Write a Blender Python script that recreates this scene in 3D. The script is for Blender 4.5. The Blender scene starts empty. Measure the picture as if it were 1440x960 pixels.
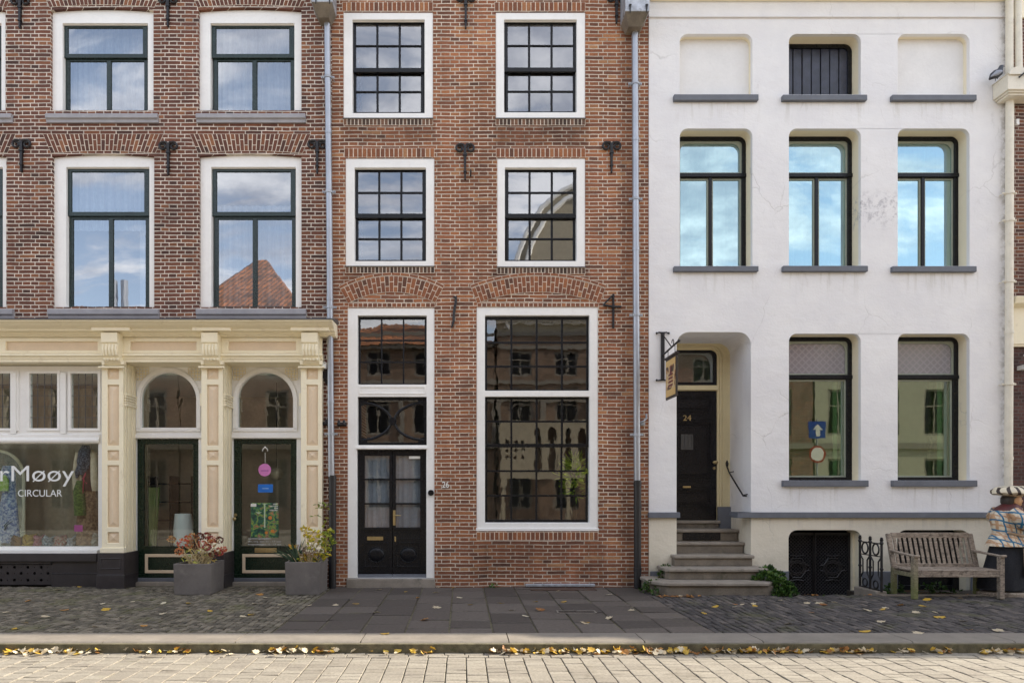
import bpy, bmesh, math, random
from mathutils import Vector, Matrix
R = math.radians
S = bpy.context.scene
COL = S.collection
rng = random.Random(7)

# ------------------------------------------------------------------ camera, sky, sun, exposure
CAM_D, EYE, F = 12.0, 1.6875, 960.0          # metres from the facades, eye height, focal length in photo pixels
cam = bpy.data.cameras.new('camera')
cam.sensor_width = 36; cam.lens = 24
cam.shift_x = (720 - 650) / 1440; cam.shift_y = (690 - 480) / 1440
cam.clip_end = 500
camo = bpy.data.objects.new('camera', cam); COL.objects.link(camo)
camo.location = (0, -CAM_D, EYE); camo.rotation_euler = (R(90), 0, 0)
S.camera = camo

SUN_EL, SUN_AZ = 33.0, 13.0                  # azimuth: degrees behind the +X direction
S.view_settings.view_transform = 'Standard'; S.view_settings.look = 'None'
S.view_settings.gamma = 1; S.view_settings.use_curve_mapping = False
S.view_settings.exposure = 1.55
W = bpy.data.worlds.new('World'); S.world = W; W.use_nodes = True
SKY_STRENGTH = 0.13
sun = bpy.data.lights.new('sun', 'SUN'); sun.energy = 3.4; sun.angle = R(0.5); sun.color = (1, .90, .74)
suno = bpy.data.objects.new('sun', sun); COL.objects.link(suno)
sd = Vector((math.cos(R(SUN_EL)) * math.cos(R(SUN_AZ)), math.cos(R(SUN_EL)) * math.sin(R(SUN_AZ)), math.sin(R(SUN_EL))))
suno.rotation_euler = sd.to_track_quat('Z', 'Y').to_euler(); suno.location = (20, 10, 30)
S.cycles.max_bounces = 8; S.cycles.diffuse_bounces = 4; S.cycles.glossy_bounces = 4
S.cycles.transparent_max_bounces = 12; S.cycles.use_denoising = True
S.cycles.sample_clamp_indirect = 6

# ------------------------------------------------------------------ node helper
class G:
    def __init__(s, tree): s.t = tree
    def n(s, kind, ins=None, **at):
        nd = s.t.nodes.new('ShaderNode' + kind)
        for k, v in at.items(): setattr(nd, k, v)
        for k, v in (ins or {}).items():
            i = nd.inputs[k]
            if isinstance(v, bpy.types.NodeSocket): s.t.links.new(v, i)
            else:
                if isinstance(v, tuple) and len(v) == 3 and i.type == 'RGBA': v = v + (1,)
                i.default_value = v
        return nd
    def m(s, op, a, b=0.0, c=0.0, clamp=False):
        return s.n('Math', {0: a, 1: b, 2: c}, operation=op, use_clamp=clamp).outputs[0]
    def mix(s, f, a, b, mode='MIX'):
        nd = s.n('Mix', {}, data_type='RGBA', blend_type=mode)
        for k, v in ((0, f), (6, a), (7, b)):
            if isinstance(v, bpy.types.NodeSocket): s.t.links.new(v, nd.inputs[k])
            else: nd.inputs[k].default_value = v if k == 0 else (tuple(v) + (1,) if len(v) == 3 else v)
        return nd.outputs[2]
    def ramp(s, f, stops, interp='LINEAR'):
        nd = s.n('ValToRGB', {0: f}); cr = nd.color_ramp; cr.interpolation = interp
        while len(cr.elements) > 1: cr.elements.remove(cr.elements[-1])
        cr.elements[0].position = stops[0][0]; c = stops[0][1]
        cr.elements[0].color = (c, c, c, 1) if isinstance(c, (int, float)) else tuple(c) + (1,)
        for p, c in stops[1:]:
            e = cr.elements.new(p); e.color = (c, c, c, 1) if isinstance(c, (int, float)) else tuple(c) + (1,)
        return nd.outputs[0]
    def mr(s, v, a, b, c=0.0, d=1.0, smooth=True):
        nd = s.n('MapRange', {0: v, 1: a, 2: b, 3: c, 4: d}, interpolation_type='SMOOTHSTEP' if smooth else 'LINEAR')
        return nd.outputs[0]
    def noise(s, vec, scale, detail=4, rough=.55, dist=0.0):
        return s.n('TexNoise', {'Vector': vec, 'Scale': scale, 'Detail': detail, 'Roughness': rough, 'Distortion': dist}).outputs[0]
    def pos(s): return s.n('NewGeometry').outputs['Position']
    def scale(s, v, k): return s.n('VectorMath', {0: v, 1: k}, operation='MULTIPLY').outputs[0]
    def sep(s, v): return s.n('SeparateXYZ', {0: v}).outputs
    def comb(s, x, y, z): return s.n('CombineXYZ', {0: x, 1: y, 2: z}).outputs[0]

def new_mat(name):
    m = bpy.data.materials.new(name); m.use_nodes = True
    m.node_tree.nodes.clear(); g = G(m.node_tree)
    out = g.n('OutputMaterial')
    return m, g, out
def principled(g, out, color, rough, metal=0.0, bump=None, bs=.3, bd=.01, extra=None):
    p = g.n('BsdfPrincipled', {'Base Color': color, 'Roughness': rough, 'Metallic': metal})
    for k, v in (extra or {}).items(): p.inputs[k].default_value = v
    if bump is not None:
        b = g.n('Bump', {'Height': bump, 'Strength': bs, 'Distance': bd}); g.t.links.new(b.outputs[0], p.inputs['Normal'])
    g.t.links.new(p.outputs[0], out.inputs[0]); return p

# world: daylight sky with broken thin cloud
g = G(W.node_tree); bg = W.node_tree.nodes['Background']
sky = g.n('TexSky', sky_type='NISHITA', sun_disc=False, sun_elevation=R(SUN_EL), sun_rotation=R(90 - SUN_AZ))
d = g.n('TexCoord').outputs['Generated']
x, y, z = g.sep(d)
zz = g.m('ADD', g.m('MAXIMUM', z, 0.0), .22)
uv = g.comb(g.m('DIVIDE', x, zz), g.m('DIVIDE', y, zz), 0.0)
c1 = g.noise(g.scale(uv, (1.0, 1.9, 1)), 1.5, 9, .62, .9)
c2 = g.noise(uv, .5, 3, .5, .3)
cl = g.mr(g.m('ADD', g.m('MULTIPLY', c1, .80), g.m('MULTIPLY', c2, .30)), .49, .62)
cf = g.m('MULTIPLY', cl, g.mr(z, -.02, .10))
cc = g.mix(g.mr(g.noise(uv, 2.6, 7, .65), .35, .65), (2.6, 2.75, 3.2), (6.8, 6.7, 6.7))
gr = g.n('HueSaturation', {'Saturation': .72, 'Color': sky.outputs[0]}).outputs[0]
g.t.links.new(g.mix(g.m('MULTIPLY', cf, .9), gr, cc), bg.inputs[0])
bg.inputs[1].default_value = SKY_STRENGTH

# ------------------------------------------------------------------ materials
def plain(name, col, rough=.5, metal=0.0, var=.12, scale=6.0, bump=.0, bscale=60.0, spots=None, extra=None):
    """paint / metal / stone with uneven tone, faint grime and a little relief"""
    m, g, out = new_mat(name); p = g.pos()
    a = g.noise(p, scale, 5); b = g.noise(p, scale * 9, 4, .6)
    f = g.m('ADD', g.m('MULTIPLY', a, .65), g.m('MULTIPLY', b, .35))
    lo = tuple(c * (1 - var) for c in col); hi = tuple(min(1, c * (1 + var)) for c in col)
    c = g.mix(g.mr(f, .3, .7), lo, hi)
    if spots: c = g.mix(g.m('MULTIPLY', g.mr(g.noise(p, spots[1], 6, .7), .55, .72), spots[2]), c, spots[0])
    r = g.mr(b, .3, .7, max(0, rough - .08), min(1, rough + .08))
    h = g.noise(p, bscale, 4, .6) if bump else None
    principled(g, out, c, r, metal, h, bump, .01, extra)
    return m

def brickmat(name, stops, mortar, bw=.325, bh=.0655, ms=.0085, stains=(), shift=(0, 0), tone=.25):
    m, g, out = new_mat(name); p = g.pos(); x, y, z = g.sep(p)
    dn = g.n('TexNoise', {'Vector': p, 'Scale': 7.0, 'Detail': 4.0}).outputs['Color']
    dn = g.scale(g.n('VectorMath', {0: dn, 1: (.5, .5, .5)}, operation='SUBTRACT').outputs[0], (.012, .012, 0))
    dn3 = g.n('TexNoise', {'Vector': p, 'Scale': .9, 'Detail': 2.0}).outputs['Color']
    dn3 = g.scale(g.n('VectorMath', {0: dn3, 1: (.5, .5, .5)}, operation='SUBTRACT').outputs[0], (.06, .040, 0))
    dn2 = g.n('TexNoise', {'Vector': p, 'Scale': 60.0, 'Detail': 2.0}).outputs['Color']
    dn2 = g.scale(g.n('VectorMath', {0: dn2, 1: (.5, .5, .5)}, operation='SUBTRACT').outputs[0], (.009, .007, 0))
    uv = g.comb(g.m('ADD', g.m('ADD', x, y), 40 + shift[0]), g.m('ADD', z, 20 + shift[1]), 0.0)
    uv = g.n('VectorMath', {0: uv, 1: dn}, operation='ADD').outputs[0]
    uv = g.n('VectorMath', {0: uv, 1: dn3}, operation='ADD').outputs[0]
    uv = g.n('VectorMath', {0: uv, 1: dn2}, operation='ADD').outputs[0]
    bt = g.n('TexBrick', {'Vector': uv, 'Color1': (0, 0, 0, 1), 'Color2': (1, 1, 1, 1), 'Mortar': (.5, .5, .5, 1), 'Scale': 1.0,
             'Mortar Size': ms, 'Mortar Smooth': .12, 'Bias': 0.0, 'Brick Width': bw, 'Row Height': bh},
             offset=.5, offset_frequency=2, squash=.5, squash_frequency=2)
    c = g.ramp(bt.outputs[0], stops)
    big = g.noise(p, .9, 4); fine = g.noise(p, 45, 5, .7)
    c = g.mix(tone, c, g.mix(1.0, c, g.ramp(big, [(.3, .45), (.7, 1.6)]), 'MULTIPLY'))
    c = g.mix(.55, c, g.mix(1.0, c, g.ramp(fine, [(.3, .45), (.68, 1.45)]), 'MULTIPLY'))
    mc = g.mix(g.mr(g.noise(p, 2.2, 7, .75), .36, .62), tuple(v * .55 for v in mortar), mortar)
    c = g.mix(g.mr(g.noise(p, 3.0, 6, .75), .60, .78, 0, .35), c, (.42, .36, .30))      # lime bloom
    col = g.mix(bt.outputs['Fac'], c, mc)
    run = g.m('MULTIPLY', g.mr(g.noise(g.scale(p, (2.4, 2.4, .30)), 1.6, 6, .7), .54, .68), .55)
    col = g.mix(run, col, g.mix(.75, col, (.50, .47, .44), 'MULTIPLY'))
    for (x0, x1, z0, z1, s, sc, k) in stains:
        mk = g.m('MULTIPLY', g.mr(x, x0 - s, x0 + s), g.mr(x, x1 - s, x1 + s, 1, 0))
        mk = g.m('MULTIPLY', mk, g.m('MULTIPLY', g.mr(z, z0 - s, z0 + s), g.mr(z, z1 - s, z1 + s, 1, 0)))
        mk = g.m('MULTIPLY', g.m('MULTIPLY', mk, g.mr(g.noise(p, 4.0, 5, .7), .3, .6, .35, 1)), k)
        col = g.mix(mk, col, g.mix(.8, col, sc, 'MULTIPLY'))
    h = g.m('ADD', g.m('MULTIPLY', g.m('SUBTRACT', 1.0, bt.outputs['Fac']), 1.0), g.m('MULTIPLY', fine, .55))
    h = g.m('ADD', h, g.m('MULTIPLY', bt.outputs[0], .35))
    principled(g, out, col, .88, 0, h, .8, .008)
    return m

def rndmat(name, stops, rough=.85, bump=.5, var=.5, spots=None, fs=30, extra=None):
    """stones, bricks and leaves with a tone of their own per piece (face attribute rnd)"""
    m, g, out = new_mat(name); p = g.pos()
    a = g.n('Attribute', attribute_name='rnd', attribute_type='GEOMETRY').outputs['Fac']
    c = g.ramp(a, stops); f = g.noise(p, fs, 5, .65)
    c = g.mix(var, c, g.mix(1.0, c, g.ramp(f, [(.3, .5), (.7, 1.45)]), 'MULTIPLY'))
    if spots:
        for sc, ss, k, lo in spots:
            c = g.mix(g.m('MULTIPLY', g.mr(g.noise(p, ss, 6, .7), lo, lo + .15), k), c, sc)
    principled(g, out, c, rough, 0, f, bump, .006, extra)
    return m

def glassmat(name, tint=(.9, .95, .95), refl=.22, rtint=(1, 1, 1), wave=.02, wscale=2.2):
    m, g, out = new_mat(name); p = g.pos()
    h = g.noise(g.scale(p, (1, 1, .6)), wscale, 3, .5)
    b = g.n('Bump', {'Height': h, 'Strength': wave, 'Distance': .1}).outputs[0]
    fr = g.n('Fresnel', {'IOR': 1.5, 'Normal': b}).outputs[0]
    t = g.n('BsdfTransparent', {0: tint + (1,)}).outputs[0]
    gl = g.n('BsdfGlossy', {'Color': rtint + (1,), 'Roughness': 0.0, 'Normal': b}).outputs[0]
    front = g.m('SUBTRACT', 1.0, g.n('NewGeometry').outputs['Backfacing'])
    mx = g.n('MixShader', {0: g.m('MULTIPLY', g.m('ADD', fr, refl, clamp=True), front), 1: t, 2: gl}).outputs[0]
    g.t.links.new(mx, out.inputs[0]); return m

def clothmat(name, col, col2, scale=20, kind='noise', rough=.9):
    m, g, out = new_mat(name); p = g.n('TexCoord').outputs['Object']
    if kind == 'noise': f = g.mr(g.noise(p, scale, 5, .6), .42, .58)
    elif kind == 'check':
        x, y, z = g.sep(p)
        a = g.m('PINGPONG', g.m('MULTIPLY', g.m('ADD', x, y), scale), 1.0); b = g.m('PINGPONG', g.m('MULTIPLY', z, scale), 1.0)
        f = g.m('MAXIMUM', g.mr(a, .80, .84), g.mr(b, .80, .84))
    elif kind == 'stripe':
        x, y, z = g.sep(p)
        f = g.mr(g.m('SINE', g.m('MULTIPLY', g.m('ADD', x, y), scale)), -.9, .9)
    c = g.mix(f, col, col2)
    c = g.mix(g.mr(g.noise(p, 14, 4), .3, .7, 0, .4), c, tuple(v * .6 for v in col))
    principled(g, out, c, rough, 0, g.noise(p, 40, 3), .3, .005); return m

RED = [(0, (.060, .030, .023)), (.12, (.100, .041, .029)), (.45, (.132, .050, .032)), (.78, (.160, .060, .035)), (.93, (.21, .082, .040)), (1, (.27, .115, .055))]
ORG = [(0, (.115, .052, .033)), (.08, (.18, .071, .040)), (.45, (.238, .088, .043)), (.78, (.28, .104, .047)), (.93, (.34, .132, .055)), (1, (.38, .19, .09))]
DRK = [(0, (.05, .025, .022)), (.5, (.085, .036, .03)), (1, (.12, .055, .045))]
def PX(px, Y=0.0): return (px - 650) * (CAM_D + Y) / F
def PZ(py, Y=0.0): return EYE + (690 - py) * (CAM_D + Y) / F
SOOT = (.45, .42, .40)
M = {}
M['brick_left'] = brickmat('brown_brick', RED, (.78, .69, .59), bh=.068, bw=.285, ms=.0078, tone=.5)
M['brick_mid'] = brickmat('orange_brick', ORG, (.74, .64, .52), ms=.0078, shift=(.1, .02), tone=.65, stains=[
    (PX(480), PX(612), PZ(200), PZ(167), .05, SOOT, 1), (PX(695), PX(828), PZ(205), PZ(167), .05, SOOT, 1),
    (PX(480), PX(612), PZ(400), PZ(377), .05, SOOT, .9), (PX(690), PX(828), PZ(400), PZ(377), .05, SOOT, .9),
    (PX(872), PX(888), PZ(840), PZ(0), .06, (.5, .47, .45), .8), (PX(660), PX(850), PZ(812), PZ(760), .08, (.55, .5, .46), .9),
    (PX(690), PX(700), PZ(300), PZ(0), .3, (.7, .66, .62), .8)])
M['brick_dark'] = brickmat('dark_brick', DRK, (.13, .10, .09), bh=.062, bw=.22)
M['brick_side'] = brickmat('red_brick', RED, (.42, .34, .28), bh=.062, bw=.22)
M['brick_pale'] = brickmat('pale_brick', ORG, (.4, .36, .3))
M['vous_left'] = rndmat('brown_arch_brick', RED, .88, .6)
M['vous_mid'] = rndmat('orange_arch_brick', [(p, tuple(v * .95 for v in c)) for p, c in ORG], .88, .6)
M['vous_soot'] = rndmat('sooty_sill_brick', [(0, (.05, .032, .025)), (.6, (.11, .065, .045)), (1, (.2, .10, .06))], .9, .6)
M['mortar'] = plain('lime_mortar', (.74, .65, .54), .95, var=.25, scale=9, bump=.4)
M['casing'] = plain('white_casing_paint', (.86, .85, .83), .42, var=.04, scale=3, bump=.04, spots=((.6, .56, .50), 9, .2))
M['green'] = plain('dark_green_paint', (.014, .028, .026), .28, var=.25, bump=.03)
M['door_green'] = plain('bottle_green_paint', (.006, .019, .010), .30, var=.10)
M['black'] = plain('black_paint', (.006, .0065, .009), .32, var=.12, extra={'Specular IOR Level': .3})
M['ironblack'] = plain('wrought_iron', (.010, .009, .011), .5, var=.3)
M['cream'] = plain('cream_shop_paint', (.90, .82, .62), .40, var=.04, scale=2.5, bump=.04, spots=((.55, .46, .32), 5, .35))
M['beige'] = plain('beige_panel_paint', (.74, .59, .42), .42, var=.06, scale=3, bump=.04)
M['shopdark'] = plain('dark_plinth_paint', (.035, .030, .032), .4, var=.2, bump=.15)
M['greysill'] = plain('grey_sill_paint', (.33, .32, .34), .55, var=.12, bump=.15)
M['bluegrey'] = plain('slate_grey_paint', (.13, .14, .165), .6, var=.12, bump=.2)
M['lead'] = plain('lead_sheet', (.10, .10, .105), .5, .3, var=.25, bump=.2)
M['zinc'] = plain('zinc_pipe', (.38, .40, .44), .36, .6, var=.10, scale=3)
M['zincdirty'] = plain('weathered_zinc', (.40, .42, .46), .5, .4, var=.3, scale=8, bump=.2, spots=((.05, .045, .03), 6, .9))
M['castiron'] = plain('black_cast_iron', (.018, .018, .02), .4, var=.25, bump=.15)
M['creampipe'] = plain('cream_pipe_paint', (.74, .69, .58), .42, var=.08, bump=.08, spots=((.4, .33, .2), 8, .3))
M['yellowframe'] = plain('pale_yellow_paint', (.70, .61, .38), .42, var=.05, bump=.04)
M['brass'] = plain('brass', (.42, .33, .17), .35, .8, var=.2)
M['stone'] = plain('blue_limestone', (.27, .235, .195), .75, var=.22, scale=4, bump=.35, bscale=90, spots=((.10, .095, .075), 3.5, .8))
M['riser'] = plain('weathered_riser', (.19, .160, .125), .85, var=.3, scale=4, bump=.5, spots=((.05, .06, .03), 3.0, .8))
M['concrete'] = plain('grey_planter_concrete', (.15, .134, .124), .8, var=.2, scale=3, bump=.25, bscale=120, spots=((.28, .26, .23), 4.5, .4))
M['iron_rust'] = plain('rusty_grate', (.10, .06, .045), .8, .2, var=.35, bump=.4)
M['room'] = plain('dim_room_paint', (.16, .14, .12), .9, var=.2, scale=1)
M['shoproom'] = plain('shop_wall_paint', (.60, .50, .38), .9, var=.2, scale=1.5)
M['floorwood'] = plain('shop_floor', (.42, .34, .25), .6, var=.3)
def tiles():
    m, g, out = new_mat('pantiles'); p = g.pos(); x, y, z = g.sep(p)
    s = g.m('SINE', g.m('MULTIPLY', g.m('ADD', x, g.m('MULTIPLY', y, .8)), 26)); r = g.m('FRACT', g.m('MULTIPLY', z, 4.0))
    c = g.mix(g.mr(g.noise(p, 1.6, 6, .7), .36, .60), (.14, .07, .04), (.46, .17, .06)); c = g.mix(g.mr(s, -1, .1, .95, 0), c, (.03, .018, .012)); c = g.mix(g.mr(r, .82, 1, 0, .7), c, (.03, .018, .012))
    principled(g, out, c, .85); return m
M['roof'] = tiles()
M['whitewin'] = plain('plain_white_paint', (.8, .8, .78), .5, var=.04)
M['white'] = plain('white_letter_film', (.82, .84, .84), .5, var=.02)
M['letterwhite'] = plain('white_lettering', (.80, .79, .75), .5, var=.04)
M['glass'] = glassmat('window_glass', refl=.24, wave=.005)
M['glass_old'] = glassmat('old_rippled_glass', refl=.15, wave=.012, wscale=3.0)
M['glass_left'] = glassmat('double_glass', refl=.30, rtint=(.92, .95, 1.0), wave=.005)
M['glass_mid'] = glassmat('sash_glass', refl=.24, rtint=(.93, .95, 1.0), wave=.006)
M['glass_blue'] = glassmat('coated_glass', tint=(.75, .95, .95), refl=.60, rtint=(.56, .75, .79), wave=.004)
M['glass_greenish'] = glassmat('greenish_glass', tint=(.72, .85, .66), refl=.22, rtint=(.9, .97, .85), wave=.006)
M['glass_shop'] = glassmat('shop_glass', refl=.03, wave=.003)

# plaster of the white house: trowelled, creamier below the string course, old stains and cracks
def plaster():
    m, g, out = new_mat('white_plaster'); p = g.pos(); x, y, z = g.sep(p)
    c = g.mix(g.mr(g.noise(p, 1.3, 6, .6), .3, .7), (.76, .75, .765), (.83, .82, .82))
    c = g.mix(g.mr(z, PZ(724) - .01, PZ(724) + .01, 1, 0), c, g.mix(g.noise(p, 2.2, 5), (.68, .62, .50), (.80, .74, .62)))
    inner = g.m('MULTIPLY', g.mr(y, .03, .08), g.m('MAXIMUM', g.mr(x, PX(1070), PX(1080)), g.mr(z, PZ(455), PZ(445))))
    c = g.mix(inner, c, (.84, .76, .58))  # reveals tinted cream: warm light bounced from the street put into the colour
    band = g.m('MULTIPLY', g.mr(x, PX(1180), PX(1215)), g.mr(x, PX(1255), PX(1270), 1, 0))
    band = g.m('MULTIPLY', band, g.m('MULTIPLY', g.mr(z, PZ(330), PZ(300)), g.mr(z, PZ(285), PZ(262), 1, 0)))
    c = g.mix(g.m('MULTIPLY', band, g.mr(g.noise(p, 9, 8, .8), .47, .62, 0, .75)), c, (.38, .37, .40))
    c = g.mix(g.m('MULTIPLY', g.mr(g.noise(g.scale(p, (1, 1, .4)), 3.2, 8, .75), .60, .72), .35), c, (.48, .46, .45))
    drip = g.mr(g.noise(g.scale(p, (9, 9, .7)), 1.0, 5, .65), .50, .66)
    msk = None
    for (a_, c_) in ((946, 1068), (1099, 1222), (1253, 1376)):
        mx = g.m('MULTIPLY', g.mr(x, PX(a_) - .03, PX(a_) + .05), g.mr(x, PX(c_) - .05, PX(c_) + .03, 1, 0))
        for zt in ((141, 382, 684) if a_ > 1000 else (141, 382)):
            mz = g.m('MULTIPLY', g.mr(z, PZ(zt) - .55, PZ(zt)), g.mr(z, PZ(zt) - .01, PZ(zt) + .01, 1, 0)); q = g.m('MULTIPLY', mx, mz)
            msk = q if msk is None else g.m('MAXIMUM', msk, q)
    sc = g.m('MULTIPLY', g.mr(z, PZ(728) - .28, PZ(728)), g.mr(z, PZ(728) - .01, PZ(728) + .01, 1, 0)); msk = g.m('MAXIMUM', msk, sc)
    c = g.mix(g.m('MULTIPLY', g.m('MULTIPLY', msk, drip), .38), c, (.46, .43, .37))
    edge = g.m('MULTIPLY', g.mr(x, PX(1400), PX(1414)), g.mr(g.noise(p, 7, 6, .8), .42, .6))
    c = g.mix(g.m('MULTIPLY', edge, .7), c, (.25, .22, .18))
    base = g.m('MULTIPLY', g.mr(z, .25, .8, 1, 0), g.mr(g.noise(p, 2.5, 6, .7), .45, .65))
    c = g.mix(g.m('MULTIPLY', base, .35), c, (.35, .34, .24))
    wv = g.n('VectorMath', {0: p, 1: g.scale(g.n('TexNoise', {'Vector': p, 'Scale': 3.0, 'Detail': 5.0}).outputs['Color'], (.35, .1, .35))}, operation='ADD').outputs[0]
    vo = g.n('TexVoronoi', {'Vector': wv, 'Scale': .55}, feature='DISTANCE_TO_EDGE').outputs[0]
    ck = g.m('MULTIPLY', g.mr(vo, .0, .006, 1, 0), g.mr(g.noise(p, .8, 3), .48, .6))
    c = g.mix(g.m('MULTIPLY', ck, .28), c, (.40, .38, .36))
    h = g.m('ADD', g.m('MULTIPLY', g.noise(g.scale(p, (1, 1, 1.6)), 2.2, 5, .55), 1.6), g.m('MULTIPLY', g.noise(p, 30, 5, .6), .35))
    h = g.m('SUBTRACT', h, g.m('MULTIPLY', ck, .3))
    principled(g, out, c, .82, 0, h, .55, .02); return m
M['plaster'] = plaster()

def woodmat(name, a, b, moss=0.0):
    m, g, out = new_mat(name); p = g.n('TexCoord').outputs['Object']
    f = g.noise(g.scale(p, (1.2, 9, 9)), 6, 6, .7); f2 = g.noise(g.pos(), 3, 4)
    c = g.mix(g.mr(f, .32, .68), a, b)
    c = g.mix(g.mr(g.noise(g.pos(), 13, 6, .75), .5, .62, 0, .65), c, tuple(v * .35 for v in a))
    if moss: c = g.mix(g.m('MULTIPLY', g.mr(g.sep(g.pos())[2], .0, .7, 1, 0), moss), c, (.13, .16, .035))
    principled(g, out, c, .9, 0, f, .7, .01); return m
M['teak'] = woodmat('weathered_teak', (.17, .13, .10), (.42, .35, .28))
M['teakmoss'] = woodmat('mossy_teak', (.17, .13, .10), (.40, .34, .26), .75)

M['curtain'] = clothmat('sheer_curtain', (.34, .33, .38), (.27, .26, .31), 45, 'stripe')
M['curtainw'] = clothmat('white_curtain', (.42, .47, .46), (.33, .38, .37), 40, 'stripe')

# ------------------------------------------------------------------ mesh building
class MB:
    def __init__(s): s.v = []; s.f = []; s.r = []; s.cur = 0.0
    def add(s, vs, fs):
        o = len(s.v); s.v += [tuple(v) for v in vs]; s.f += [tuple(i + o for i in f) for f in fs]; s.r += [s.cur] * len(fs); return s
    def box(s, x0, x1, y0, y1, z0, z1):
        if x0 > x1: x0, x1 = x1, x0
        if y0 > y1: y0, y1 = y1, y0
        if z0 > z1: z0, z1 = z1, z0
        return s.add([(x0, y0, z0), (x1, y0, z0), (x1, y1, z0), (x0, y1, z0), (x0, y0, z1), (x1, y0, z1), (x1, y1, z1), (x0, y1, z1)],
                     [(0, 3, 2, 1), (4, 5, 6, 7), (0, 1, 5, 4), (1, 2, 6, 5), (2, 3, 7, 6), (3, 0, 4, 7)])
    def hexa(s, a, b):      # two quads a (front) and b (back), same order
        return s.add(list(a) + list(b), [(0, 1, 2, 3), (7, 6, 5, 4), (0, 4, 5, 1), (1, 5, 6, 2), (2, 6, 7, 3), (3, 7, 4, 0)])
    def prism(s, poly, y0, y1):   # poly in (x,z)
        n = len(poly)
        return s.add([(x, y0, z) for x, z in poly] + [(x, y1, z) for x, z in poly],
                     [tuple(range(n)), tuple(range(2 * n - 1, n - 1, -1))] + [(i, i + n, (i + 1) % n + n, (i + 1) % n) for i in range(n)])
    def sweepx(s, prof, x0, x1):  # prof in (y,z) extruded along x
        n = len(prof)
        return s.add([(x0, y, z) for y, z in prof] + [(x1, y, z) for y, z in prof],
                     [tuple(range(n - 1, -1, -1)), tuple(range(n, 2 * n))] + [(i, (i + 1) % n, (i + 1) % n + n, i + n) for i in range(n)])
    def prismz(s, poly, z0, z1):  # poly in (x,y) extruded along z
        n = len(poly)
        return s.add([(x, y, z0) for x, y in poly] + [(x, y, z1) for x, y in poly],
                     [tuple(range(n - 1, -1, -1)), tuple(range(n, 2 * n))] + [(i, (i + 1) % n, (i + 1) % n + n, i + n) for i in range(n)])
    def tube(s, pts, r, n=8, sx=1.0):
        pts = [Vector(p) for p in pts]; k = len(pts); rr = r if isinstance(r, (list, tuple)) else [r] * k
        vs = []; prev = None
        for i, p in enumerate(pts):
            t = (pts[min(i + 1, k - 1)] - pts[max(i - 1, 0)]).normalized()
            if prev is None:
                a = Vector((0, 0, 1)) if abs(t.z) < .9 else Vector((0, 1, 0))
                prev = t.cross(a).normalized()
            u = (prev - t * prev.dot(t)).normalized(); w = t.cross(u); prev = u
            for j in range(n):
                an = 2 * math.pi * j / n
                vs.append(p + u * math.cos(an) * rr[i] + w * math.sin(an) * rr[i] * sx)
        fs = [(i * n + j, i * n + (j + 1) % n, (i + 1) * n + (j + 1) % n, (i + 1) * n + j) for i in range(k - 1) for j in range(n)]
        fs += [tuple(range(n - 1, -1, -1)), tuple(range((k - 1) * n, k * n))]
        return s.add(vs, fs)
    def loft(s, rings, n=20, cap=True):   # rings: (cx,cy,cz,rx,ry[,tilt])
        vs = []
        for q in rings:
            cx, cy, cz, rx, ry = q[:5]; tl = q[5] if len(q) > 5 else 0
            for j in range(n):
                an = 2 * math.pi * j / n
                dx, dy = math.cos(an) * rx, math.sin(an) * ry
                vs.append((cx + dx, cy + dy, cz + dx * tl))
        k = len(rings)
        fs = [(i * n + j, i * n + (j + 1) % n, (i + 1) * n + (j + 1) % n, (i + 1) * n + j) for i in range(k - 1) for j in range(n)]
        if cap: fs += [tuple(range(n - 1, -1, -1)), tuple(range((k - 1) * n, k * n))]
        return s.add(vs, fs)
    def ball(s, c, r, n=14, m=10):
        rx, ry, rz = r if isinstance(r, tuple) else (r, r, r)
        return s.loft([(c[0], c[1], c[2] - rz * math.cos(math.pi * i / m), max(1e-4, rx * math.sin(math.pi * i / m)), max(1e-4, ry * math.sin(math.pi * i / m))) for i in range(m + 1)], n)
    def ring(s, c, R0, r, axis='y', n=20, m=6, ez=1.0, a0=0, a1=360):
        pts = []
        full = abs(a1 - a0) >= 360
        for i in range(n + 1):
            a = R(a0 + (a1 - a0) * i / n); u, w = math.cos(a) * R0, math.sin(a) * R0 * ez
            pts.append({'y': (c[0] + u, c[1], c[2] + w), 'x': (c[0], c[1] + u, c[2] + w), 'z': (c[0] + u, c[1] + w, c[2])}[axis])
        return s.tube(pts, r, m)
    def plate(s, loops, y0, y1):  # first loop outer, the others holes, in (x,z)
        cu = bpy.data.curves.new('tmp', 'CURVE'); cu.dimensions = '2D'; cu.fill_mode = 'BOTH'; cu.extrude = abs(y1 - y0) / 2
        for lp in loops:
            sp = cu.splines.new('POLY'); sp.points.add(len(lp) - 1); sp.use_cyclic_u = True
            for q, (a, b) in zip(sp.points, lp): q.co = (a, b, 0, 1)
        ob = bpy.data.objects.new('tmp', cu); COL.objects.link(ob)
        me = bpy.data.meshes.new_from_object(ob.evaluated_get(bpy.context.evaluated_depsgraph_get()))
        yc = (y0 + y1) / 2
        s.add([(v.co.x, yc - v.co.z, v.co.y) for v in me.vertices], [tuple(p.vertices) for p in me.polygons])
        bpy.data.objects.remove(ob); bpy.data.curves.remove(cu); bpy.data.meshes.remove(me)
        return s
    def xf(s, f, start=0):
        s.v = s.v[:start] + [tuple(f(Vector(v))) for v in s.v[start:]]; return s
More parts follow.
